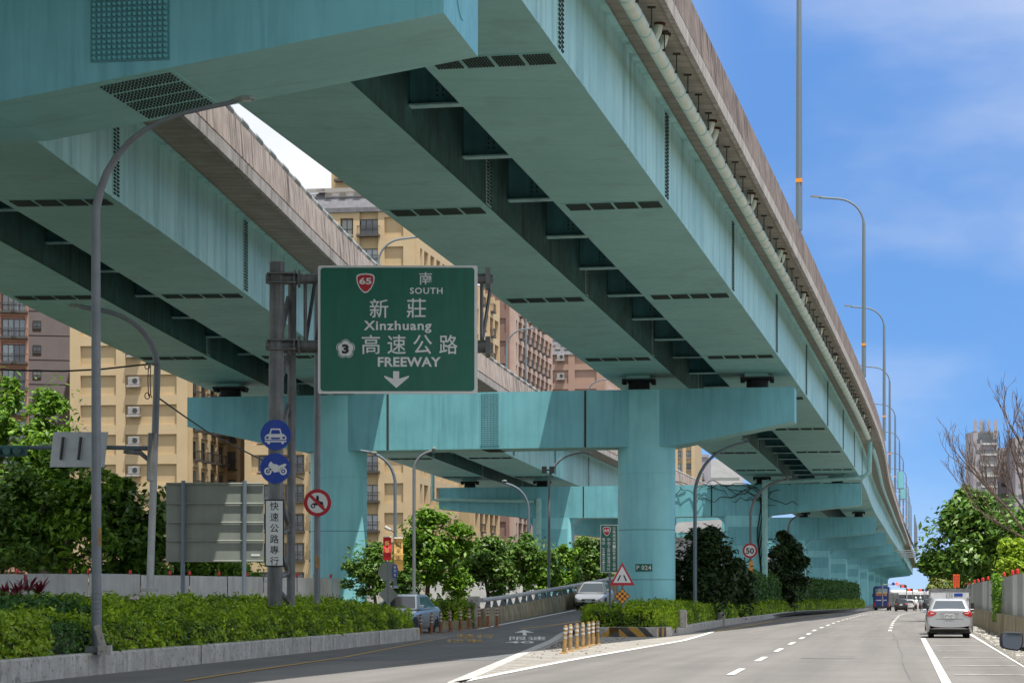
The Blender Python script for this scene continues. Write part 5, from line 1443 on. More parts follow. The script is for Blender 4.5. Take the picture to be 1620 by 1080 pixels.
def bare_tree(label, base, dirs, seed):
    rr = random.Random(seed); t = thing('bare_tree', label, 'tree', tuple(base), group=None)
    mb = MB()

    def grow(p, d, l, r, lev):
        pts = [p]; n = 5
        for k in range(n):
            d = (d + Vector((rr.uniform(-.16, .16), rr.uniform(-.16, .16), rr.uniform(-.03, .15)))).normalized(); pts.append(pts[-1] + d * l / n)
        mb.tube(pts, [lerp(r, r * .55, k / n) for k in range(n + 1)], 6 if lev < 2 else 4)
        if lev >= 5 or r < .004: return
        for k in range(3 if lev < 4 else 2):
            f = rr.uniform(.45, 1.) if k else 1.; q = pts[min(n, int(f * n))]
            nd = (d + Vector((rr.uniform(-.6, .6), rr.uniform(-.5, .5), rr.uniform(-.1, .45)))).normalized()
            grow(q, nd, l * rr.uniform(.5, .72), max(.009, r * .56), lev + 1)
    for d, l, r in dirs: grow(Vector(base) + Vector((0, 0, 3.6)), Vector(d).normalized(), l, r, 0)
    mb.tube([Vector(base), Vector(base) + Vector((.05, 0, 2)), Vector(base) + Vector((0, 0, 3.7))], [.3, .22, .17], 8)
    mb.build('trunk', 'bark_l', t, smooth=True)
    return t


bare_tree('leafless reddish-brown tree leaning in from the right edge', (22.7, 102, 0), [((-.85, .1, .75), 3.1, .085), ((-.5, -.1, 1), 3.2, .085), ((-.2, .2, 1), 3.3, .085), ((.1, -.2, 1), 3.2, .08), ((-1, 0, .32), 2.9, .06), ((-.65, .3, .9), 2.6, .07)], 8)
# ------------------------------------------------------------------ buildings
def shared(name, build_fn):
    """returns a maker that builds once and then links copies (with their sub-parts) of the same meshes"""
    st = {}

    def place(par, loc, ang):
        if 'o' not in st:
            o = build_fn(par); st['o'] = o
        else:
            o = dup(st['o'], parent=par)
        o.parent = par; o.location = Vector(loc) - Vector(par.location); o.rotation_euler = (0, 0, ang); return o
    return place


def win_maker(w, h, mull=2, glass='glass', rail=False, frame='frame', trans=.36, sill=True):
    def fn(par):
        mb = MB(); f = .07
        for x in (-w / 2 + f / 2, w / 2 - f / 2): mb.box((x, -.02, h / 2), (f, .14, h))
        mb.box((0, -.02, f / 2), (w - 2 * f, .14, f)); mb.box((0, -.02, h - f / 2), (w - 2 * f, .14, f))
        for k in range(1, mull): mb.box((-w / 2 + w * k / mull, -.02, h / 2), (f * .8, .12, h - 2 * f))
        if trans: mb.box((0, -.025, h * trans), (w - 2 * f, .11, f * .8))
        o = mb.build('window', frame, par, local=True)
        mb = MB(); mb.box((0, .01, h / 2), (w - .1, .04, h - .1)); mb.build('pane', glass, o, local=True)
        if sill: mb = MB(); mb.box((0, -.12, -.07), (w + .3, .42, .14)); mb.build('sill', 'sill', o, local=True)
        if rail:
            mb = MB(); mb.box((0, -.50, -.1), (w + .5, .9, .22)); mb.box((0, -.88, .92), (w + .4, .06, .07)); mb.box((0, -.88, .1), (w + .4, .06, .05))
            for s in (-1, 1): mb.box((s * (w / 2 + .18), -.5, .92), (.05, .76, .06))
            nb = int(w / .17)
            for k in range(nb + 1): mb.box((-w / 2 - .15 + (w + .3) * k / nb, -.88, .5), (.028, .028, .78))
            mb.build('balcony', ['rail'], o, local=True)
        return o
    return shared('window', fn)


def ac_maker():
    def fn(par):
        mb = MB(); mb.box((0, -.25, .42), (.95, .42, .62)); o = mb.build('air_conditioner', 'ac', par, local=True, bevel=.04)
        mb = MB(); mb.box((0, -.32, .02), (1.15, .6, .1)); mb.box((0, -.5, -.06), (1.1, .5, .1)); mb.build('tray', 'sill', o, local=True)
        mb = MB(); A = [Vector((.12 + .22 * math.cos(2 * math.pi * k / 16), -.465, .42 + .22 * math.sin(2 * math.pi * k / 16))) for k in range(16)]; mb.prism(A, [q - Vector((0, .012, 0)) for q in A]); mb.build('fan', 'frame', o, local=True)
        return o
    return shared('air_conditioner', fn)


class Bld:
    """a block with a front that faces the camera and a road side that recedes; corner = the edge between them"""
    def __init__(s, label, corner, width, depth, H, wallm, trimm, ang=R(-9.6), name='apartment_block'):
        s.c = Vector(corner); s.u = Vector((-math.cos(ang), -math.sin(ang), 0)); s.v = Vector((-math.sin(ang), math.cos(ang), 0)); s.ang = ang
        s.W, s.D, s.H, s.tm = width, depth, H, trimm
        s.t = thing(name, label, 'building', tuple(s.c))
        mb = MB(); c = s.c; pts = [c, c + s.u * width, c + s.u * width + s.v * depth, c + s.v * depth]
        mb.prism([q - Vector((0, 0, 2)) for q in pts], [q + Vector((0, 0, H)) for q in pts]); mb.build('wall', wallm, s.t)

    def fpt(s, a, z, out=0.): return s.c + s.u * a - s.v * out + Vector((0, 0, z))
    def spt(s, b, z, out=0.): return s.c + s.v * b - s.u * out + Vector((0, 0, z))

    def slabf(s, mb, a0, a1, z0, z1, o): mb.hexa([s.fpt(a1, z0, o), s.fpt(a0, z0, o), s.fpt(a0, z0, -.05), s.fpt(a1, z0, -.05), s.fpt(a1, z1, o), s.fpt(a0, z1, o), s.fpt(a0, z1, -.05), s.fpt(a1, z1, -.05)])
    def slabs(s, mb, b0, b1, z0, z1, o): mb.hexa([s.spt(b0, z0, o), s.spt(b1, z0, o), s.spt(b1, z0, -.05), s.spt(b0, z0, -.05), s.spt(b0, z1, o), s.spt(b1, z1, o), s.spt(b1, z1, -.05), s.spt(b0, z1, -.05)])

    def relief(s, pil, bands, o=.22, side=False, name='facade_relief', m=None, bo=None):
        """projecting pilasters and storey bands, butted at the crossings"""
        mb = MB(); f = s.slabs if side else s.slabf
        for a0, a1 in pil: f(mb, a0, a1, -1, s.H - .02, o)
        pil = sorted(pil)
        for z0, z1 in bands:
            for i in range(len(pil) - 1):
                f(mb, pil[i][1], pil[i + 1][0], z0, z1, o - .02 if bo is None else bo)
        return mb.build(name, m or s.tm, s.t)

    def front(s, mk, a, z, out=.0): return mk(s.t, s.fpt(a, z, out), s.ang)
    def side(s, mk, b, z, out=.0): return mk(s.t, s.spt(b, z, out), s.ang + R(90))


w_big = win_maker(2.0, 1.75, 3, 'glass_l', True)
w_bigd = win_maker(2.0, 1.75, 3, 'glass', True)
w_mid = win_maker(1.25, 1.7, 2, 'glass')
w_nar = win_maker(.9, 2.1, 2, 'glass', False, trans=.4, sill=False)
w_bal = win_maker(1.3, 2.0, 2, 'glass', True)
w_ball = win_maker(1.3, 2.0, 2, 'glass_l', True)
w_sm = win_maker(.95, .95, 2, 'glass', False, sill=False)
ac = ac_maker()
FH = 3.2

# ochre block at the left (front with air-conditioners)
Z = 258.; cA = P(297, 943, Z); cA.z = -.2
A = Bld('ochre apartment block with blank framed panels and air conditioners, left of the gantry', cA, 13.1, 14, 47, 'yellow', 'yellow_l')
off = P(0, 589, Z).z % FH
bands = [(off + FH * k, off + FH * k + 1.05) for k in range(-1, 15)]
A.relief([(-.05, 1.15), (6.9, 7.95), (11.97, 13.15)], bands, .3)
A.relief([(0.35, .9), (2.9, 3.9), (6.6, 7.4), (9.9, 10.6), (13.4, 14)], [(off + FH * k - .25, off + FH * k + .35) for k in range(-1, 15)], .3, True)
for k in range(0, 14):
    z = off + FH * k
    if 2 < k: A.front(ac, 5.9, z + 2.0, .0).scale = (1.3, 1.2, 1.3)
    for i, b in enumerate((1.9, 5.2, 8.6, 12)):
        if k > 1: A.side((w_bal, w_ball)[(i + k) % 3 == 0], b, z + .55, .0)
# dark recess block between A and B
Z = 276.; c = P(381, 943, Z); c.z = -.2
Q = Bld('shadowed ochre link block with stacked balconies in the gap behind the big panel', c, 5.2, 10, 45, 'yellow', 'yellow_l')
for k in range(2, 13):
    for a in (1.3, 3.7): Q.front(w_bal, a, off + FH * k + .4)
Q.relief([(0, .4), (2.3, 2.7), (4.8, 5.2)], [(off + FH * k - .3, off + FH * k + .2) for k in range(-1, 14)], .25)

# ochre tower block seen between the decks
Z = 260.; c = P(656, 943, Z); c.z = -.2
zt = P(0, 334, Z).z
B = Bld('tall ochre apartment block with slate attic seen between the decks behind the big sign', c, 18.9, 23, zt - c.z, 'yellow', 'yellow_l')
offB = P(0, 387.5, Z).z - c.z + .0
offB = offB % FH
bz = [(offB + FH * k - .15, offB + FH * k + .95) for k in range(-1, 14)]
B.relief([(-.05, 1.2), (3.3, 4.0)], bz, .3)
B.relief([(6.05, 6.75), (8.2, 9.1), (11.5, 12.2), (14.6, 15.4), (18.2, 18.95)], bz, .3, m='yellow_l')
B.relief([(.0, .8), (2.0, 2.9), (5.2, 6.3), (8.6, 9.7), (12.0, 13.1), (15.4, 16.5), (18.8, 19.9), (22.2, 23)], [(offB + FH * k - .2, offB + FH * k + .6) for k in range(-1, 14)], .45, True)
for k in range(1, 14):
    z = offB + FH * k - 2.15
    if z < 2: continue
    B.front((w_big, w_bigd)[k % 3 == 1], 5.02, z + .1)
    B.front(w_mid, 7.5, z + .2); B.front(w_bigd, 10.3, z + .1); B.front(w_bigd, 13.4, z + .1); B.front(w_mid, 16.8, z + .2)
    for b in (1.4, 4.05, 7.45, 10.85, 14.25, 17.65, 21.05):
        if len(B.t.children) < 96: B.side(w_nar, b, z - .1)
mb = MB()                                             # slate attic with dormers
H = B.H; B.slabf(mb, -.4, 12.2, H, H + .5, .5)
pts0 = [B.fpt(12, H + .5, .3), B.fpt(-.3, H + .5, .3), B.spt(22, H + .5, .3), B.fpt(12, H + .5, -20)]
pts1 = [B.fpt(12, H + 2.3, -.6), B.fpt(.6, H + 2.3, -.6), B.spt(21, H + 2.3, -.6), B.fpt(12, H + 2.3, -20)]
mb.prism(pts0, pts1); at_ = mb.build('roof', 'grey_r', B.t)
mb = MB(); B.slabf(mb, -.2, 12.1, H + 2.3, H + 2.75, -.2); mb.build('cornice', 'sill', at_)
for a in (1.6, 3.2, 4.8, 6.4, 8.0, 9.6):
    mb = MB(); B.slabf(mb, a - .38, a + .38, H + 1.75, H + 2.25, -.05); mb.build('dormer', 'sill', at_)
mb = MB()                                             # higher rear part
q = [B.fpt(8.4, H, -3), B.fpt(10.7, H, -3), B.fpt(10.7, H, -16), B.fpt(8.4, H, -16)]
q = [B.fpt(a, H - 1, o) for a, o in ((.8, -6), (10.75, -6), (10.75, -20), (.8, -20))]
mb.prism(q, [p + Vector((0, 0, 10)) for p in q]); mb.build('upper_wall', 'yellow', B.t)
for zz_ in (2.2, 5.4): B.front(w_bigd, 9.0, H + zz_ - .8, -6.05)
mb = MB(); B.slabf(mb, 10.0, 10.95, H + 2.4, H + 2.75, -5.7); mb.build('ledge', 'sill', B.t)

# second ochre block and brown block further on
Z = 300.; c = P(743, 943, Z); c.z = -.3
B2 = Bld('second ochre block behind the portal pier, its road side pierced by narrow loggias', c, 9, 19, 41, 'tan_t', 'yellow_l')
B2.relief([(0, 1.6), (4.3, 5.4), (8.4, 9)], [(FH * k - .3, FH * k + .7) for k in range(0, 13)], .3, m='yellow')
B2.relief([(0, 1.2), (3.6, 4.4), (7.2, 8.), (10.8, 11.6), (14.4, 15.2), (18.2, 19)], [(FH * k - .3, FH * k + .5) for k in range(0, 13)], .5, True, m='yellow_l')
for k in range(1, 13):
    for i, b in enumerate((2.4, 5.8, 9.4, 13., 16.7)): B2.side((w_nar, w_bal)[i in (1, 3)], b, FH * k + .5)
Z = 340.; c = P(806, 943, Z); c.z = -.4
C_ = Bld('brown apartment block with rows of pinkish balconies seen between deck and round pier', c, 12, 36, 46, 'brown_t', 'brown_l')
C_.relief([(0, .5), (1.9, 2.6)], [(FH * k - .3, FH * k + .9) for k in range(0, 14)], .2, m='brown_t')
C_.relief([(0, 1.5), (2.6, 3.6), (7, 7.7), (11.2, 11.9), (15.4, 16.1), (19.6, 20.3), (23.8, 24.5), (28, 28.7), (32, 32.7), (35.3, 36)], [(FH * k - .35, FH * k + .35) for k in range(0, 14)], .7, True, m='brown_l')
for k in range(2, 14):
    C_.side(w_nar, 2.05, FH * k + .5)
    for i, b in enumerate((5.3, 9.4, 13.6, 17.8, 22., 26.2, 30.2)):
        if len(C_.t.children) < 98: C_.side((w_bal, w_ball)[(i * 3 + k) % 4 == 0], b, FH * k + .5, .25)
Z = 405.; c = P(957, 943, Z); c.z = -.5
zt = P(0, 560, Z).z
D_ = Bld('tan apartment block with grey slate top, left of the round-columned pier', c, 11.5, 26, zt - c.z, 'tan_t', 'tan_t')
off4 = P(0, 640, Z).z % FH
D_.relief([(0, 1.4), (5.1, 6.2), (8.9, 9.2), (11.1, 11.5)], [(off4 + FH * k, off4 + FH * k + 1.0) for k in range(-1, 13)], .3, m='tan_t')
D_.relief([(0, 1.2), (4, 5), (8, 9), (12, 13), (16, 17), (20, 21), (25, 26)], [(off4 + FH * k, off4 + FH * k + .8) for k in range(-1, 13)], .4, True, m='brown_l')
for k in range(3, 13):
    D_.front(ac, 7.5, off4 + FH * k + 1.7)
    for b in (2.6, 6.5, 10.5, 14.5): D_.side(w_nar, b, off4 + FH * k - 2.2)
mb = MB(); H = D_.H
mb.prism([D_.fpt(11.8, H, .4), D_.fpt(-.3, H, .4), D_.spt(26, H, .4), D_.fpt(11.8, H, -26)], [D_.fpt(11.2, H + 2.1, -.5), D_.fpt(.5, H + 2.1, -.5), D_.spt(25, H + 2.1, -.5), D_.fpt(11.2, H + 2.1, -25)])
rf_ = mb.build('roof', 'grey_r', D_.t)
mb = MB(); D_.slabf(mb, -.3, 11.8, H + 2.1, H + 2.7, .0); mb.build('cornice', 'grey_r', rf_)
for a in (6.5, 8, 9.5): mb = MB(); D_.slabf(mb, a - .4, a + .4, H + .9, H + 1.5, .2); mb.build('dormer', 'sill', rf_)
# grey block and salmon block at the far left
Z = 272.; c = P(112, 943, Z); c.z = -.2
G_ = Bld('grey tiled block with small square windows between the salmon and the ochre blocks', c, 5.2, 12, 42, 'grey_t', 'grey_t', ang=R(10.8))
off5 = P(0, 519, Z).z % FH; off5 = P(0, 519, Z).z - int(P(0, 519, Z).z / 2.75) * 2.75
for k in range(4, 15): G_.front(w_sm, 3.75, off5 + 2.75 * k - 2.75)
for k in range(1, 15): mb = MB(); G_.slabf(mb, 0.02, 5.18, off5 + 2.75 * k - 3.45, off5 + 2.75 * k - 3.41, .03); mb.build('seam', 'frame', G_.t)
Z = 262.; c = P(45, 943, Z); c.z = -.2
S_ = Bld('salmon-pink block with small iron balconies at the left picture edge', c, 14, 12, 46, 'pink_t', 'pink_t', ang=R(11.4))
off6 = P(0, 531, Z).z - int(P(0, 531, Z).z / 2.78) * 2.78
S_.relief([(0, .35), (2.9, 3.5), (6.2, 7), (13.5, 14)], [(off6 + 2.78 * k - .5, off6 + 2.78 * k) for k in range(0, 16)], .3)
for k in range(4, 15):
    for i, a in enumerate((.95, 2.15, 4.8, 8.5)): S_.front((w_ball, w_bal)[(i + k) % 4 == 0], a, off6 + 2.78 * k)
# far blocks between the decks, and the tower at the right
Z = 600.; c = P(1099, 943, Z); c.z = -1
E_ = Bld('far ochre block with narrow vertical stripes beyond the round column', c, 9.5, 20, 52, 'yellow', 'yellow_l')
E_.relief([(0, .8), (2.1, 3.0), (4.2, 5.), (6.2, 7.1), (8.6, 9.5)], [], .4)
for k in range(8, 17):
    for a in (1.45, 3.6, 5.6, 7.8): E_.front(w_mid, a, 3.1 * k)
Z = 700.; c = P(1120, 943, Z); c.z = -1
F_ = Bld('small far grey-pink tower beside the striped ochre block', c, 4.8, 10, P(0, 723, Z).z + 1, 'tower_t', 'tower_t')
F_.front(w_big, 2.2, 36.6)
for k in range(9): F_.front(w_mid, 2.3, 8 + 3.1 * k)
mb = MB(); F_.slabf(mb, -.3, 5.1, F_.H, F_.H + .8, .3); mb.build('parapet', 'tower_t', F_.t)
Z = 780.; c = P(1172, 943, Z); c.z = -1
W_ = Bld('far pale tiled block low between the decks', c, 11, 15, P(0, 726, Z).z + 1, 'white_t', 'white_t')
for k in range(5, 14):
    mb = MB(); W_.slabf(mb, .4, 10.6, 3.1 * k, 3.1 * k + .9, .03); mb.build('window_band', 'glass', W_.t)
mb = MB(); W_.slabf(mb, 1, 4, W_.H, W_.H + 2, -2); mb.build('roof_box', 'white_t', W_.t)
Z = 700.; c = P(1578, 943, Z); c.z = -1
T_ = Bld('grey-mauve apartment tower with a crenellated top behind the bare tree', c, P(1578, 0, Z).x - P(1540, 0, Z).x, 12, P(0, 682, Z).z + 1, 'tower_t', 'tower_t', ang=0., name='apartment_tower')
for a in (.5, 2.6, 4.7, 6.5):
    mb = MB(); T_.slabf(mb, a - .5, a + .5, T_.H, T_.H + 2.9, .1); T_.slabf(mb, a - .3, a + .3, T_.H + 2.9, T_.H + 3.5, .0); mb.build('battlement', 'tower_t', T_.t)
for k in range(1, 15):
    z = T_.H - 3.1 * k - .3
    mb = MB(); T_.slabf(mb, .3, 4.4, z, z + 1.15, .06); T_.slabf(mb, 5.0, 6.0, z, z + 1.15, .06); mb.build('window', 'glass' if k < 14 else 'glass', T_.t)
    mb = MB(); T_.slabf(mb, .1, 4.6, z - .55, z - .02, .5); mb.build('balcony', 'white_t', T_.t)
mb = MB(); T_.slabf(mb, 1.2, 5.6, T_.H - 2.2, T_.H - .4, .08); mb.build('window', 'glass', T_.t)
c = P(1612, 943, Z + 6); c.z = -1
T2 = Bld('lower right wing of the grey-mauve tower behind the bare tree', c, P(1612, 0, Z).x - P(1579.5, 0, Z).x, 12, P(0, 706, Z).z + 1, 'tower_t', 'tower_t', ang=0., name='apartment_tower')
for k in range(0, 14):
    z = T2.H - 3.1 * k - 2.2
    mb = MB(); T2.slabf(mb, .6, 2.5, z, z + 1.2, .06); T2.slabf(mb, 3.3, 5.3, z, z + 1.2, .06); mb.build('window', 'glass', T2.t)
c = P(1650, 943, Z - 8); c.z = -1
T3 = Bld('grey-mauve tower cut by the right edge behind the bare tree', c, P(1650, 0, Z).x - P(1607, 0, Z).x, 12, P(0, 694, Z).z + 1, 'tower_t', 'tower_t', ang=0., name='apartment_tower')
for k in range(0, 14):
    z = T3.H - 3.1 * k - 2.2
    mb = MB(); T3.slabf(mb, .8, 3.0, z, z + 1.2, .06); T3.slabf(mb, 4.3, 7.0, z, z + 1.2, .06); mb.build('window', 'glass', T3.t)
# white shed roof seen through the portal
shd = thing('shed', 'low white-roofed shed seen through the portal behind the blackish bush', 'shed', (Gx(1095, 235), 235, gz(235)))
q = lambda px, y, Z: P(px, y, Z)
mb = MB(); mb.prism([q(1062, 842, 236), q(1072, 826, 236), q(1142, 821, 236), q(1142, 842, 236)], [q(1062, 842, 246), q(1072, 826, 246), q(1142, 821, 246), q(1142, 842, 246)]); mb.build('roof', 'white_t', shd)
mb = MB(); mb.box((Gx(1100, 241), 241, 3.4), (4.4, 8, 8)); mb.build('wall', 'white_t', shd)

from mathutils.bvhtree import BVHTree
# ------------------------------------------------------------------ vehicles
def wheel(par, x, y, r=.31, w=.2):
    s = 1 if x > 0 else -1
    mb = MB(); prof = [(-w / 2, r * .68), (-w / 2, r * .92), (-w * .38, r), (w * .38, r), (w / 2, r * .92), (w / 2, r * .68)]
    mb.loft([[Vector((x - s * w / 2 + d, y + math.cos(2 * math.pi * k / 24) * q, r + math.sin(2 * math.pi * k / 24) * q)) for k in range(24)] for d, q in prof], True, True)
    o = mb.build('wheel', 'tyre', par, smooth=True, local=True)
    mb = MB(); xx = x + s * .004
    A = [Vector((xx, y + math.cos(2 * math.pi * k / 20) * r * .66, r + math.sin(2 * math.pi * k / 20) * r * .66)) for k in range(20)]
    mb.prism(A, [q - Vector((s * .05, 0, 0)) for q in A])
    mb.build('rim', 'rim', o, local=True)
    mb = MB()
    for k in range(5):
        a = 2 * math.pi * k / 5 + .3; mb.tube([(xx + s * .006, y + math.cos(a) * r * .25, r + math.sin(a) * r * .25), (xx + s * .006, y + math.cos(a) * r * .56, r + math.sin(a) * r * .56)], r * .11, 5)
    mb.build('spoke_gap', 'tyre', o, local=True)
    return o


def ring_sec(y, w, zb, zw, zt, n_crown=.9):
    """one cross-section of the lower body (x,z), from left sill over the top to right sill"""
    pts = [(-w * .90, zb), (-w * .985, zb + .10), (-w, lerp(zb, zw, .55)), (-w * .985, zw - .03), (-w * .95, zw + (zt - zw) * .45), (-w * .80, zt - .012), (-w * .45, zt + .012), (0, zt + .02)]
    pts += [(-x, z) for x, z in pts[-2::-1]]
    return [Vector((x, y, z)) for x, z in pts]


def car(label, paint, L=4.4, Wd=1.7, H=1.47, loc=(0, 0, 0), rot=0., kind='car', rear=True, group=None, glassm='car_glass', rglass=None, platet=None, front='a', suv=False):
    t = thing('parked_car' if kind == 'car' else kind, label, 'car', loc, rot, group)
    w = Wd / 2; h = L / 2
    belt = H * .63
    if suv: st = [(-h, w * .84, .5, .86, 1.0), (-h + .06, w * .93, .34, .92, belt), (-h + .5, w, .24, .95, belt + .02)]
    else: st = [(-h, w * .86, .40, .88, 1.0), (-h + .02, w * .93, .30, .90, 1.06), (-h + .10, w * .975, .24, .92, 1.09), (-h + .35, w * .995, .21, .93, 1.085), (-h + .75, w, .2, .93, 1.04)]
    st += [(-.6, w, .2, .90, belt), (.1, w, .2, .88, belt), (.75, w * .995, .2, .86, belt - .0), (1.0, w * .99, .2, .84, belt - .03), (1.5, w * .975, .22, .80, belt - .12), (h - .35, w * .93, .24, .72, belt - .22), (h - .08, w * .82, .28, .62, belt - .34), (h, w * .70, .34, .55, belt - .42)]
    mb = MB(); mb.loft([ring_sec(*q) for q in st], False, False)
    # close ends and floor
    for q in (0, -1): r_ = ring_sec(*st[q]); mb.add(r_, [tuple(range(len(r_)))])
    mb.ribbon([Vector((-q[1] * .9, q[0], q[2])) for q in st], [Vector((q[1] * .9, q[0], q[2])) for q in st])
    body = mb.build('body', paint, t, smooth=True, local=True, sharp=50)
    sd = body.modifiers.new('s', 'SUBSURF'); sd.levels = 2; sd.render_levels = 2
    bvh = BVHTree.FromObject(body, bpy.context.evaluated_depsgraph_get())

    def decal(name, cols, m, back=True, off=.008, par=None, rows=4, th=0.):
        """a thin lens lying on the body skin: cols = [(x, zlow, zhigh), ...]"""
        mb = MB(); d = Vector((0, 1 if back else -1, 0)); pts = []
        xs = []
        for k in range(len(cols) - 1):
            for q in range(4): xs.append([lerp(cols[k][i], cols[k + 1][i], q / 4) for i in range(3)])
        xs.append(cols[-1])
        for x, z0, z1 in xs:
            for r_ in range(rows + 1):
                z = lerp(z0, z1, r_ / rows); hit = bvh.ray_cast(Vector((x, -d.y * 5, z)), d)
                y = hit[0].y if hit[0] is not None else (pts[-1].y if pts else -d.y * h)
                pts.append(Vector((x, y - d.y * off, z)))
        n = rows + 1
        mb.add(pts, [(a * n + b, a * n + b + 1, (a + 1) * n + b + 1, (a + 1) * n + b) for a in range(len(xs) - 1) for b in range(rows)])
        return mb.build(name, m, par or t, smooth=True, local=True)
    # cabin
    if suv: yb0, yb1, yt0, yt1 = -h + .05, 1.0, -h + .28, .30
    else: yb0, yb1, yt0, yt1 = -h + .62, 1.08, -h + 1.22, .32
    zb_ = belt - .03; wb, wt = w * .93, w * .70
    zbr = (1.0 if not suv else belt) - .02

    def cabring(f):
        y0, y1, ww, z = lerp(yb0, yt0, f), lerp(yb1, yt1, f), lerp(wb, wt, f ** 1.15), lerp(zb_, H - .05, f)
        r_ = .16; o = []
        for sx_, sy_, a0 in ((1, 1, 0), (-1, 1, 90), (-1, -1, 180), (1, -1, 270)):
            for k in range(5):
                a = R(a0 + 22.5 * k); cx_, cy_ = sx_ * (ww - r_), (y1 if sy_ > 0 else y0) - sy_ * r_
                o.append(Vector((cx_ + r_ * math.cos(a), cy_ + r_ * math.sin(a), z + .02 * (1 - abs(cx_ / ww)) * f)))
        return o
    mb = MB(); rings = [cabring(f) for f in (0, .25, .5, .75, .94, 1.)]
    top = []
    c0 = sum(rings[-1], Vector((0, 0, 0))) / 20
    rings += [[c0 + (q - c0) * .86 + Vector((0, 0, .035)) for q in rings[-1]], [c0 + (q - c0) * .45 + Vector((0, 0, .052)) for q in rings[-1]]]
    mb.loft(rings, True, True); mb.build('roof', paint, t, smooth=True, local=True, sharp=60)

    def cp(f, side, g, out=.006):
        """point on the cabin skin: side r/f/L/R, g across in -1..1"""
        y0, y1, ww, z = lerp(yb0, yt0, f), lerp(yb1, yt1, f), lerp(wb, wt, f ** 1.15), lerp(zb_, H - .05, f)
        if side == 'r': return Vector((g * (ww - .13), y0 - out, z + out * .5))
        if side == 'f': return Vector((g * (ww - .13), y1 + out, z + out * .5))
        s = -1 if side == 'L' else 1
        return Vector((s * (ww + out), lerp(y0 + .16, y1 - .16, (g + 1) / 2), z))

    def pane(name, side, g0, g1, f0, f1, m, n=5):
        mb = MB(); rows = []
        for k in range(n): f = lerp(f0, f1, k / (n - 1)); rows.append([cp(f, side, lerp(g0, g1, j / 6)) for j in range(7)])
        v = [q for r_ in rows for q in r_]; fs = [(k * 7 + j, k * 7 + j + 1, k * 7 + 8 + j, k * 7 + 7 + j) for k in range(n - 1) for j in range(6)]
        mb.add(v, fs); mb.build(name, m, t, smooth=True, local=True)
    pane('rear_window', 'r', -.98, .98, .24 if not suv else .12, .93, rglass or glassm)
    pane('windshield', 'f', -1., 1., .08, .93, glassm)
    for s in 'LR':
        pane('side_window', s, -.90, -.08, .18, .88, glassm); pane('side_window', s, -.02, .93, .10, .88, glassm)
    for x in (-w + .12, w - .12):
        for y in (-h + .86, h - .82): wheel(t, x, y)
    for s in (-1, 1):                                              # dark arches
        for y in (-h + .86, h - .82):
            mb = MB(); A = [Vector((s * (w - .02), y + .36 * math.cos(R(-14 + 208 * k / 23)), .31 + .36 * math.sin(R(-14 + 208 * k / 23)))) for k in range(24)]
            A = [q for q in A]; mb.prism(A, [q + Vector((s * .014, 0, 0)) for q in A]); mb.build('wheel_arch', 'plastic', t, local=True)
        mb = MB(); mb.loft([[Vector((s * (w * .93 + d), .80 + e, belt + .06 + z)) for e, z in ((-.06, -.04), (.06, -.06), (.07, .06), (-.04, .09))] for d in (0, .05, .16)]); mm_ = mb.build('mirror', paint, t, local=True, bevel=.02)
        mb = MB(); mb.box((s * (w * .93 + .085), .735, belt + .075), (.14, .012, .09)); mb.build('mirror_glass', 'mirror', mm_, local=True)
        # lamps
        k_ = w / .88; zt_ = 1.0 if not suv else 1.02
        tl = decal('tail_light', [(s * x * k_, zt_ + a, zt_ + b) for x, a, b in ((.475, -.07, -.06), (.52, -.12, -.03), (.62, -.175, .005), (.72, -.20, .02), (.80, -.20, .02), (.835, -.17, .0))], 'tail', off=.012)
        decal('reversing_lens', [(s * x * k_, zt_ + a, zt_ + b) for x, a, b in ((.55, -.09, -.07), (.62, -.10, -.045), (.70, -.10, -.045))], 'tail_pale', off=.017, par=tl)
        decal('rear_reflector', [(s * x * k_, .385, .44) for x in (.56, .65, .74)], 'tail', off=.012)
        hl = [(.50, -.42, -.38), (.60, -.44, -.34), (.70, -.42, -.30), (.78, -.38, -.28), (.82, -.34, -.29)]
        decal('headlight', [(s * x * k_, belt + a, belt + b) for x, a, b in hl], 'lamp_clear', False, .012)
        decal('fog_lamp', [(s * x * k_, .30, .40) for x in (.50, .60, .68)], 'plastic', False)
    decal('grille', [(x, belt - .47, belt - .37) for x in (-.36, -.18, 0, .18, .36)], 'plastic', False, .012)
    decal('air_intake', [(x, .29, .42) for x in (-.46, -.2, 0, .2, .46)], 'plastic', False, .012)
    decal('rear_valance', [(x * k_, a, .335) for x, a in ((-.74, .25), (-.5, .22), (-.2, .22), (.2, .22), (.5, .22), (.74, .25))], 'plastic', off=.014)
    mb = MB(); mb.box((0, .05, .24), (w * 1.6, L * .88, .12)); mb.build('underbody', 'plastic', t, local=True)
    decal('chrome_strip', [(x, .925, .95) for x in (-.36, -.15, .15, .36)], 'chrome', off=.016)
    decal('emblem', [(x, .975, 1.02) for x in (-.045, 0, .045)], 'chrome', off=.014)
    decal('boot_seam', [(x, .705, .715) for x in (-.5, -.2, .2, .5)], 'plastic', off=.005)
    decal('plate_recess', [(x, .72, .925) for x in (-.33, -.15, .15, .33)], 'silver_shade' if paint == 'silver' else paint, off=.006)  # flat decal; on the silver car, recess shade put into a darker silver
    ry_ = bvh.ray_cast(Vector((0, -5, .83)), Vector((0, 1, 0)))[0].y; fy_ = bvh.ray_cast(Vector((0, 5, .45)), Vector((0, -1, 0)))[0].y
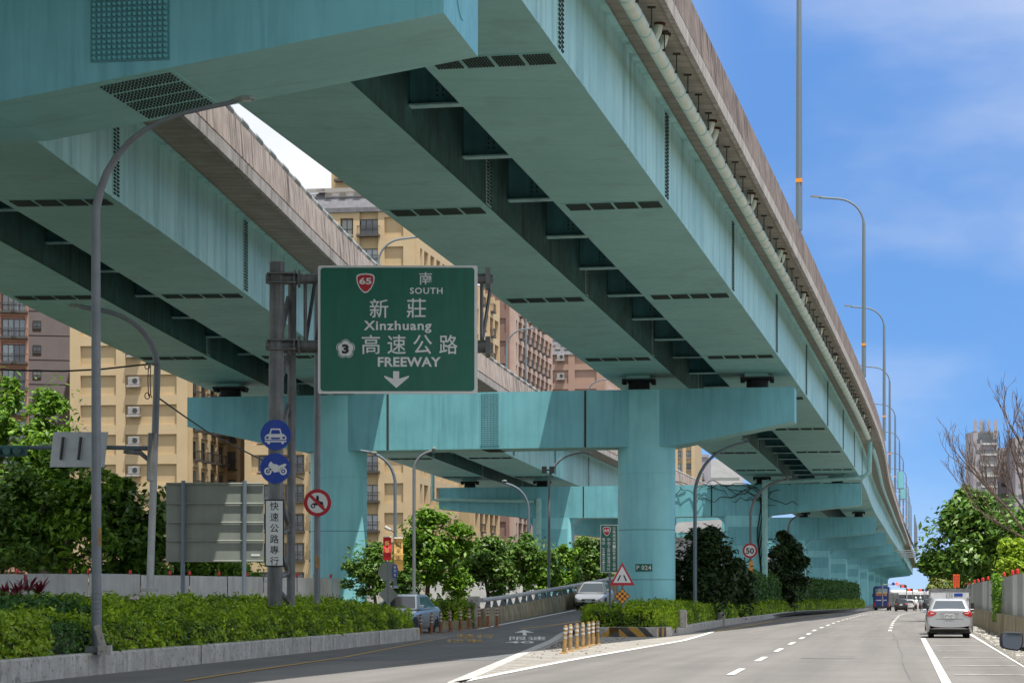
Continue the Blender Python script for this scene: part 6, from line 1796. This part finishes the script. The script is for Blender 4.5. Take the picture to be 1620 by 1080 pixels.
    for nm, y, z, sg in (('rear_plate', ry_ - .022, .82, -1), ('front_plate', fy_ + .02, .45, 1)):
        mb = MB(); mb.box((0, y, z), (.36, .014, .155)); pb = mb.build(nm, 'sign_white', t, local=True)
        if platet and nm == 'rear_plate':
            mb = MB(); put_text(mb, platet, (-.155, y - .010, z - .045), (1, 0, 0), (0, 0, 1), .31, .09, .025); mb.build('lettering', 'black', pb, local=True)
    mb = MB(); mb.tube([(0, yt0 + .18, H + .0), (0, yt0 + .02, H + .14)], [.009, .005], 5); mb.build('antenna', 'plastic', t, local=True)
    hd = R(-9.5)
    return t


hdg = -math.atan(.165)
zc = 91.7
car('silver saloon parked in the hatched strip, seen from behind, white number plate', 'silver', 4.41, 1.76, 1.475, (16.35 + .165 * 1.9, zc, 0), hdg, rglass='rear_glass', platet='BTX-0271')
car('ice-blue saloon waiting behind the orange bollards at the left, half hidden by the hedge', 'blue_silver', 4.9, 1.9, 1.56, (-4.35, 96.9, .66 * rz(96.9) + .01), math.pi - R(13))
car('champagne saloon driving down the slip road past the striped island', 'champagne', 4.5, 1.72, 1.48, (4.42, 129.5, rz(129) + .005), math.pi - math.atan(.17), glassm='car_glass_l')
pc = car('dark car at the right edge showing only its left wing mirror', 'dark_car', 4.3, 1.62, 1.5, (5.93, 22.45, 0), hdg)
# its big mirror
mt = P(1601, 1014, 23.2)
mb = MB(); c = mt; hw, hh = .108, .092
outl = [(-1, .25), (-.93, .78), (-.75, .97), (-.2, 1.), (.6, .96), (.93, .85), (1., .55), (.98, -.2), (.82, -.75), (.55, -.98), (-.2, -.86), (-.8, -.68), (-.97, -.45)]
sec = lambda k, dy: [Vector((c.x + q[0] * hw * k, c.y + dy, c.z + q[1] * hh * k)) for q in outl]
inv = lambda v: (Matrix.Rotation(-hdg, 3, 'Z') @ (v - Vector(pc.location)))
for ring_ in (0,):
    mb.loft([[inv(v) for v in sec(k, dy)] for k, dy in ((.93, -.004), (1, 0), (1.04, .04), (.95, .10), (.6, .15))], True, True)
    mb.tube([inv(c + Vector((.08, .03, -.05))), inv(c + Vector((.22, .05, -.08)))], [.035, .045], 8)
bm_ = mb.build('wing_mirror', 'plastic', pc, smooth=True, local=True, sharp=40)
mb = MB(); mb.loft([[inv(v) for v in sec(k, dy)] for k, dy in ((.88, -.012), (.88, -.004))]); mb.build('mirror_glass', 'mirror', bm_, local=True)

# small box truck in front of the saloon
tk = thing('box_truck', 'small white box truck parked in front of the silver saloon', 'truck', (17.82, 97.8, 0), hdg)
mb = MB(); mb.box((0, 1.2, 1.13), (1.62, 2.5, 1.36)); mb.build('cargo_box', 'truck_box', tk, local=True, bevel=.02)
for s in (-1, 1):
    mb = MB(); mb.box((s * .395, -.065, 1.12), (.74, .03, 1.22)); d_ = mb.build('rear_door', 'truck_box', tk, local=True)
    mb = MB(); mb.tube([(s * .10, -.095, .5), (s * .10, -.095, 1.72)], .018, 6); mb.box((s * .1, -.1, 1.02), (.05, .04, .16)); mb.build('door_bar', 'alu', d_, local=True)
    for z in (.7, 1.5): mb = MB(); mb.box((s * .75, -.09, z), (.12, .03, .05)); mb.build('hinge', 'alu', d_, local=True)
    mb = MB(); mb.box((s * .62, -.1, .36), (.26, .05, .11)); mb.build('tail_light', 'tail', tk, local=True)
    for y in (.35, 3.35): wheel(tk, s * .66, y, .29, .17)
mb = MB(); mb.box((0, -.06, 1.83), (1.66, .08, .09)); mb.box((0, -.06, .46), (1.62, .08, .06)); mb.box((.82, -.06, 1.14), (.05, .08, 1.3)); mb.box((-.82, -.06, 1.14), (.05, .08, 1.3)); mb.build('door_frame', 'steel_d', tk, local=True)
mb = MB(); mb.box((0, 1.7, .38), (.9, 3.6, .12)); mb.box((0, -.02, .26), (1.4, .06, .1)); mb.build('chassis', 'plastic', tk, local=True)
mb = MB(); mb.loft([[Vector((x, y, z)) for x, y, z in ((-.72, yy0, .35), (.72, yy0, .35), (.72 * k, yy1, zz), (-.72 * k, yy1, zz))] for yy0, yy1, zz, k in ((2.5, 2.55, 1.7, .94), (3.6, 3.3, 1.7, .94), (3.75, 3.72, 1.0, 1))]); mb.build('cab', 'white_car', tk, local=True)
for s in (-1, 1): mb = MB(); mb.tube([(s * .72, 3.4, 1.15), (s * .98, 3.35, 1.2)], .014, 5); mb.box((s * .99, 3.3, 1.15), (.14, .05, .26)); mb.build('mirror', 'plastic', tk, local=True)
mb = MB(); mb.box((.35, -.085, 1.62), (.34, .012, .12)); mb.build('blue_sticker', 'sign_blue', tk, local=True)

osg = thing('orange_sign', 'tall double orange roadwork sign on a post beyond the box truck', 'road sign', tuple(P(1512, 950, 112)))
ptube([(1512.5, 912), (1512.5, 962)], 112, .9, 'pole', 'steel_d', osg, 6)
for x in (1509.8, 1515.3):
    pb = plate('sign_board', 'orange_sign', osg, rrect(x - 2.4, 907.8, x + 2.4, 928.8, 112, .02), 111.93, .02)
    Zc = 112; mb = MB()
    for k, ch in enumerate('道路施工'): sign_text(mb, ch, x - 1.5, 909.5 + k * 4.7, x + 1.5, 913 + k * 4.7, 112, .08)
    mb.build('lettering', 'sign_red', pb)


# coach, crossing bus and the far traffic
def bus(label, m, loc, rot, L, Wd, H, rear=True, coach=False):
    t = thing('bus', label, 'bus', loc, rot); w = Wd / 2
    mb = MB(); z0 = .35
    prof = [(-w, z0), (w, z0), (w, H - .35), (w - .08, H - .12), (w - .3, H), (-w + .3, H), (-w + .08, H - .12), (-w, H - .35)]
    mb.prism([Vector((x, -L / 2, z)) for x, z in prof], [Vector((x, L / 2, z)) for x, z in prof]); mb.build('body', m, t, local=True, bevel=.06)
    for s in (-1, 1):
        n = 6
        for k in range(n):
            y0 = -L / 2 + .4 + k * (L - .9) / n; mb = MB(); mb.box((s * w, y0 + (L - .9) / n / 2, H * .60), (.03, (L - .9) / n - .08, H * .30)); mb.build('side_window', 'car_glass', t, local=True)
        for y in (-L * .27, L * .30): wheel(t, s * (w - .15), y, .48, .28)
        for z in ((.75, 1.05) if coach else (.85,)): mb = MB(); mb.box((s * (w - .2), -L / 2 - .02, z), (.22, .05, .2)); mb.build('tail_light', 'tail', t, local=True)
        mb = MB(); mb.tube([(s * w, L / 2, H * .78), (s * (w + .25), L / 2 + .2, H * .72)], .03, 5); mb.box((s * (w + .27), L / 2 + .2, H * .62), (.16, .06, .4)); mb.build('mirror', 'plastic', t, local=True)
    mb = MB(); mb.box((0, -L / 2 - .01, H * .80 if coach else H * .62), (Wd * .74, .04, H * .2 if coach else H * .3)); mb.build('rear_window', 'car_glass_l', t, local=True)
    mb = MB(); mb.box((0, L / 2 + .01, H * .60), (Wd * .88, .04, H * .42)); mb.build('windshield', 'car_glass', t, local=True)
    mb = MB(); mb.box((0, -L / 2 - .02, .55), (Wd * .9, .06, .22)); mb.build('bumper', 'plastic', t, local=True)
    return t


hb = -math.atan(.172)
s_ = F / 330.
bx = bus('navy coach with red and white lettering ahead on the road beside the hedge', 'bus_blue', (Gx(1394.5, 330) + 1., 336, gz(336)), hb, 11.5, 2.25, 3.35, coach=True)
mb = MB(); put_text(mb, '國光客運', (-.75, -5.80, 2.02), (1, 0, 0), (0, 0, 1), 1.5, .26, .02); mb.build('lettering', 'orange', bx, local=True)
mb = MB(); mb.box((0, -5.78, 2.42), (1.5, .02, .10)); mb.build('stripe', 'banner_y', bx, local=True)
mb = MB(); put_text(mb, '1968-BUS', (-.72, -5.80, 1.34), (1, 0, 0), (0, 0, 1), 1.44, .15, .02); mb.build('lettering', 'sign_white', bx, local=True)
tv = thing('box_truck', 'dark delivery truck between the navy coach and the black car', 'truck', (Gx(1413.5, 322), 322, gz(322)), hb)
mb = MB(); mb.box((0, 1.6, 1.5), (1.35, 3.2, 1.75)); mb.build('cargo_box', 'steel_d', tv, local=True, bevel=.03)
for s in (-1, 1):
    mb = MB(); mb.box((s * .32, -.02, 1.5), (.6, .03, 1.6)); mb.build('rear_door', 'steel_d', tv, local=True); wheel(tv, s * .5, .5, .36, .2)
    mb = MB(); mb.box((s * .55, -.05, .62), (.16, .06, .14)); mb.build('tail_light', 'tail', tv, local=True)
mb = MB(); mb.box((0, 3.9, 1.2), (1.3, 1.3, 1.5)); mb.build('cab', 'white_car', tv, local=True, bevel=.08)
car('black car braking ahead in the middle of the road, red tail lights', 'dark_car', 4.4, 1.75, 1.6, (Gx(1430, 300), 302, gz(302)), hb, suv=True)
car('small white car beside the black car in the far traffic', 'white_car', 4.0, 1.66, 1.5, (Gx(1442.5, 325), 327, gz(327)), hb, suv=True)
bus('white bus crossing the junction at the end of the road, dark window band', 'bus_white', (Gx(1475, 400), 400, gz(400)), R(-86), 14.5, 2.5, 3.15)
car('dark hatchback in the far traffic left of the silver saloon', 'dark_car', 4.1, 1.7, 1.5, (Gx(1470, 285), 285, gz(285)), hb, suv=True)


def scooter(label, px, Z, jacket, rot=0.):
    """a small scooter with its rider"""
    p = Vector((Gx(px, Z), Z, gz(Z)))
    t = thing('scooter', label, 'scooter', tuple(p), rot, 'scooters waiting at the far junction')
    for y in (-.6, .6): mb = MB(); mb.tube([(-.05, y, .25), (.05, y, .25)], .25, 16); mb.build('wheel', 'tyre', t, local=True)
    mb = MB(); mb.loft([[Vector((x * w_, y, z)) for x, z in ((-1, z0), (1, z0), (.8, z1), (-.8, z1))] for y, w_, z0, z1 in ((-.75, .1, .45, .7), (-.5, .17, .35, .82), (0, .17, .3, .78), (.25, .16, .25, .4), (.5, .18, .3, .95), (.6, .08, .5, 1.05))]); mb.build('body', 'plastic', t, local=True, bevel=.03)
    mb = MB(); mb.box((0, -.78, .72), (.14, .05, .08)); mb.build('tail_light', 'tail', t, local=True)
    mb = MB(); mb.tube([(-.33, .45, 1.02), (0, .5, 1.05), (.33, .45, 1.02)], .02, 5); mb.build('handlebar', 'steel_d', t, local=True)
    person('rider on a far scooter in a ' + jacket[0], p, rot, jacket[1])


def person(label, p, rot, jm):
    pts = {'pelvis': (0, -.2, .85), 'belly': (0, -.17, 1.05), 'chest': (0, -.1, 1.3), 'neck': (0, -.08, 1.47), 'head': (0, -.06, 1.64), 'crown': (0, -.06, 1.74)}
    par = {'belly': 'pelvis', 'chest': 'belly', 'neck': 'chest', 'head': 'neck', 'crown': 'head'}
    rad = {'pelvis': .15, 'belly': .15, 'chest': .18, 'neck': .06, 'head': .11, 'crown': .09}
    for s, n in ((-1, 'l'), (1, 'r')):
        for nm, c, pr, r_ in (('sh', (s * .19, -.08, 1.38), 'chest', .075), ('el', (s * .27, .12, 1.15), 'sh' + n, .05), ('ha', (s * .28, .40, 1.06), 'el' + n, .04), ('hip', (s * .11, -.15, .82), 'pelvis', .1), ('kn', (s * .17, .22, .72), 'hip' + n, .075), ('an', (s * .16, .14, .34), 'kn' + n, .05), ('to', (s * .16, .30, .29), 'an' + n, .04)):
            pts[nm + n] = c; par[nm + n] = pr; rad[nm + n] = r_
    ks = list(pts); me = bpy.data.meshes.new('person'); me.from_pydata([pts[k] for k in ks], [(ks.index(k), ks.index(par[k])) for k in par], [])
    o = bpy.data.objects.new('person', me); COL.objects.link(o); me.materials.append(M[jm])
    o.modifiers.new('skin', 'SKIN')
    for i, k in enumerate(ks): me.skin_vertices[0].data[i].radius = (rad[k], rad[k]); me.skin_vertices[0].data[i].use_root = (k == 'pelvis')
    sb = o.modifiers.new('sub', 'SUBSURF'); sb.levels = sb.render_levels = 1
    o.location = p; o.rotation_euler = (0, 0, rot); ORG[o.name] = tuple(p)
    mb = MB(); mb.loft([[Vector((r_ * math.cos(2 * math.pi * k / 14), -.06 + r_ * math.sin(2 * math.pi * k / 14), z)) for k in range(14)] for r_, z in ((.12, 1.60), (.145, 1.68), (.13, 1.76), (.08, 1.81), (.01, 1.83))]); mb.build('helmet', 'white_car', o, smooth=True, local=True)
    tag(o, label, 'person')


scooter('dark scooter in the far traffic, left of two', 1449, 306, ('white jacket', 'sign_white'), hb)
scooter('dark scooter in the far traffic, right of two', 1456, 312, ('grey jacket', 'steel'), hb)

# far signals, signs and scaffold under the end of the viaduct
t = thing('signal_arm', 'far signal arm with lit red lamp and small round signs under the piers', 'traffic light', tuple(P(1396, 958, 305)))
ptube([(1396, 958), (1396, 922)], 305, 1.2, 'post', 'steel', t, 6); ptube([(1396, 924), (1432, 924)], 305, .8, 'arm', 'steel', t, 6)
for x, m in ((1413, 'sign_blue'), (1418.5, 'red_on')):
    mb = MB(); mb.poly(circ_px(x, 923, 2.5, 305, 16), 304.8, .05); mb.build('disc', m, t)
mb = MB(); mb.poly(circ_px(1418.5, 923, .9, 305, 10), 304.75, .03); mb.build('arrow', 'sign_white', t)
for i, (x, y, Z) in enumerate(((1429, 927, 345), (1439, 932.5, 390), (1457, 933, 392))):
    t = thing('traffic_light', ['far red traffic light nearest the piers', 'far red traffic light in the middle, above the bus roof', 'far red traffic light beside the green sign'][i], 'traffic light', tuple(P(x + 4, 955, Z)))
    ptube([(x + 5, 957), (x + 5, y - 2)], Z, .7, 'post', 'steel', t, 6); ptube([(x + 5, y - 2), (x - 9, y - 1)], Z, .5, 'arm', 'steel_d', t, 6)
    mb = MB(); p = P(x, y, Z); mb.box(p, (.9, .2, .38)); hs = mb.build('housing', 'plastic', t)
    mb = MB(); mb.poly(circ_px(x - 1.2, y, 1.9, Z, 14), Z - .2, .05); mb.build('red_lamp', 'red_on', hs)
for x, y, m, lab, w in ((1465, 933, 'sign_blue', 'tiny far blue round sign above the crossing bus', 0), (1475, 936, 'sign_green', 'far green direction sign above the crossing bus', 1)):
    t = thing('pole_sign', lab, 'road sign', tuple(P(x, 956, 385)))
    if w: plate('sign_board', m, t, rrect(x - 6, y - 3.2, x + 6, y + 3.2, 385, .1), 384.8, .1)
    else: plate('sign_board', m, t, circ_px(x, y, 2.4, 385, 16), 384.8, .1)
    ptube([(x, y + 2), (x, 957)], 385, .6, 'pole', 'steel', t, 6)
sc = thing('scaffold', 'steel scaffolding frame hanging at the far end of the right parapet', 'scaffold', tuple(PR.at(330, -2.2, 0)))
for i in range(5):
    for a, b in (((330 + 14 * i, -1.6, GD), (337 + 14 * i, -2.9, -.6)), ((337 + 14 * i, -2.9, -.6), (344 + 14 * i, -1.6, GD)), ((330 + 14 * i, -3.1, GD + 1), (330 + 14 * i, -3.1, -1.5)), ((330 + 14 * i, -3.1, -1.5), (330 + 14 * i, -.6, -1.5))):
        mb = MB(); mb.tube([PR.at(a[0], a[1], a[2]), PR.at(b[0], b[1], b[2])], .10, 5); mb.build('bar', 'steel', sc)
for i, (Zb, h) in enumerate(((262, 2.2), (290, 1.6))):
    t = thing('hoist_box', ['green work box clamped on the far right parapet', 'second smaller green work box further along the right parapet'][i], 'box', tuple(PR.at(Zb, -1.7, GD + 1)))
    p = PR.at(Zb, -1.9, GD + 1.4 + h / 2); mb = MB(); mb.box(p, (.75, .8, h)); mb.build('box', 'teal', t); mb = MB(); mb.box((p.x, p.y, p.z - h / 2 - .05), (.9, .9, .1)); mb.build('floor', 'steel_d', t)
